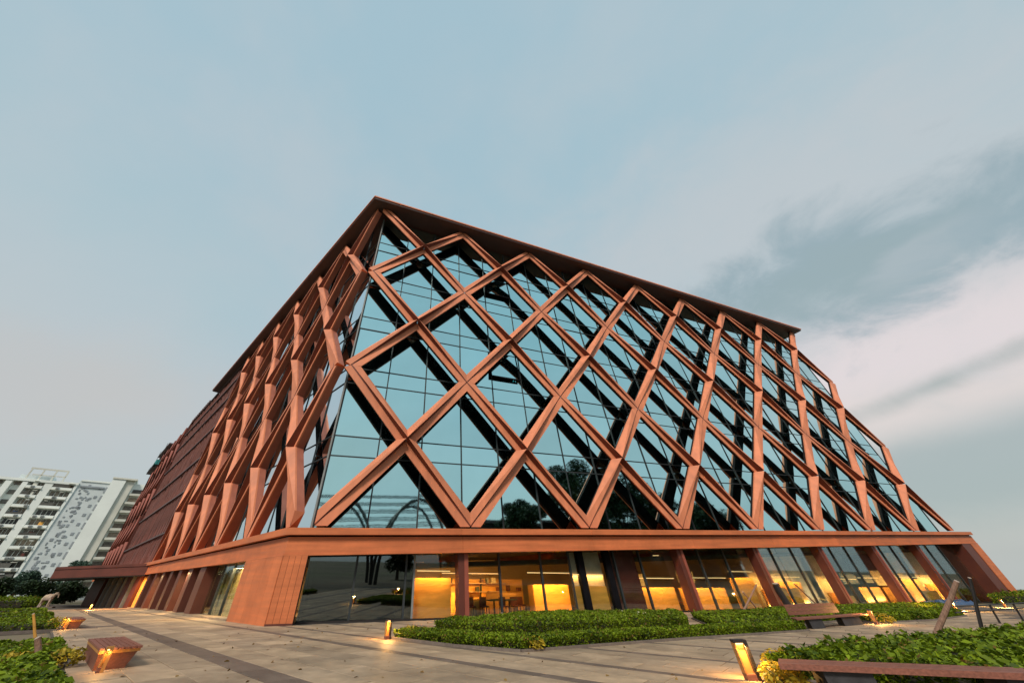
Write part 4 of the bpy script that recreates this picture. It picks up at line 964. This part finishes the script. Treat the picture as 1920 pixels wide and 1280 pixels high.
pb = xyh(-7.27, -2.28)
stake(pb, pb + Vector((-.33, -.16, .62)), .035, 'slim yellowish post at the left end of the pale cross path', 'woodpanel')
for p0, p1, r_, lb in (STAKES): stake(p0, p1, r_, lb, 'darksteel' if 'dark' in lb else 'stake')
rl = [(22.2, -12.0), (26.04, -11.69), (28.89, -11.45), (32.0, -11.1)]
RL = empty('low_railing', xyh(*rl[0])); tag(RL, 'low dark two bar railing crossing behind the steel pole', 'railing'); o0 = RL.location
for x, y in rl[1:]:
    p0 = xyh(x, y) - o0; link('post', MB().tube([tuple(p0 + Vector((0, 0, -.05))), tuple(p0 + Vector((.03, -.1, .58)))], .03, 7).mesh('post', M['darksteel']), None, RL)
for hh in (.40, .56):
    link('rail', MB().tube([tuple(xyh(x + .03, y - .1, hh) - o0) for x, y in rl], .02, 7).mesh('rail', M['darksteel']), None, RL)
# blue covered heap and small blue ground sheet by the facade
bc = empty('blue_tarpaulin', xyh(53, -.9)); tag(bc, 'crumpled blue tarpaulin lying at the foot of the glazing', 'tarpaulin')
q = MB(); rs = random.Random(2); nx, ny = 16, 6
q.v = [(-3 + 6 * i / nx, -.7 + 1.4 * j / ny, (.02 if i in (0, nx) or j in (0, ny) else .22 + rs.uniform(-.1, .16)) - .037 * (-3 + 6 * i / nx)) for j in range(ny + 1) for i in range(nx + 1)]
q.f = [(j * (nx + 1) + i, j * (nx + 1) + i + 1, (j + 1) * (nx + 1) + i + 1, (j + 1) * (nx + 1) + i) for j in range(ny) for i in range(nx)]; q.m = [0] * len(q.f)
link('sheet', q.mesh('sheet', M['blue']), None, bc)
# pale sculpture: a four legged standing animal form
sp_ = te(51.2, -7.3); SC = empty('stone_sculpture', sp_); SC.scale = (.62, .62, .78); tag(SC, 'pale pinkish stone animal sculpture standing before the dark shrubs', 'sculpture')
q = MB()
for lx, ly in ((-.62, -.2), (-.58, .22), (.52, -.2), (.5, .24)): q.tube([(lx * 1.15, ly, 0), (lx * 1.05, ly, .5), (lx, ly * .8, 1.1)], [.13, .11, .2], 8)
q.tube([(-.85, 0, 1.05), (-.55, 0, 1.2), (0, 0, 1.25), (.5, 0, 1.22), (.75, 0, 1.1)], [.12, .36, .42, .38, .14], 12)
q.tube([(.55, 0, 1.35), (.85, 0, 1.62), (1.1, 0, 1.66), (1.32, 0, 1.5), (1.4, 0, 1.15)], [.26, .24, .2, .12, .07], 10)
for s in (-1, 1): q.tube([(.82, s * .14, 1.7), (.76, s * .34, 1.5)], [.06, .03], 6)
bd = link('body', q.mesh('body', M['paleston']), None, SC)
link('plinth', MB().box(-1.1, 1.6, -.5, .5, -.1, .12).mesh('plinth', M['kerb']), None, SC)
# maintenance cradle hanging on the far lattice
pc = F2.P(104, -1.0, 22.5); CR_ = empty('maintenance_cradle', pc); tag(CR_, 'hanging maintenance cradle with blue and teal gear on the far left facade', 'cradle')
def cb(name, a0, a1, d0, d1, z0, z1, mt): link(name, MB().prism([F2.V(a0, d0, z0), F2.V(a1, d0, z0), F2.V(a1, d1, z0), F2.V(a0, d1, z0)], [F2.V(a0, d0, z1), F2.V(a1, d0, z1), F2.V(a1, d1, z1), F2.V(a0, d1, z1)]).mesh(name, M[mt]), None, CR_)
cb('platform', -5, 5, -.5, .5, 0, .12, 'darksteel'); cb('guard_rail', -5, 5, -.5, -.44, 1.0, 1.1, 'frame_light'); cb('guard_panel', -5, 5, -.5, -.46, .12, .6, 'black')
cb('drum', 2.2, 4, -.4, .4, .13, 1.3, 'blue'); cb('cover', -4.2, -1, -.4, .4, .9, 2.1, 'teal')
for a in (-4.8, 4.8): cb('cable', a - .04, a + .04, -.04, .04, .12, 6.4, 'darksteel')
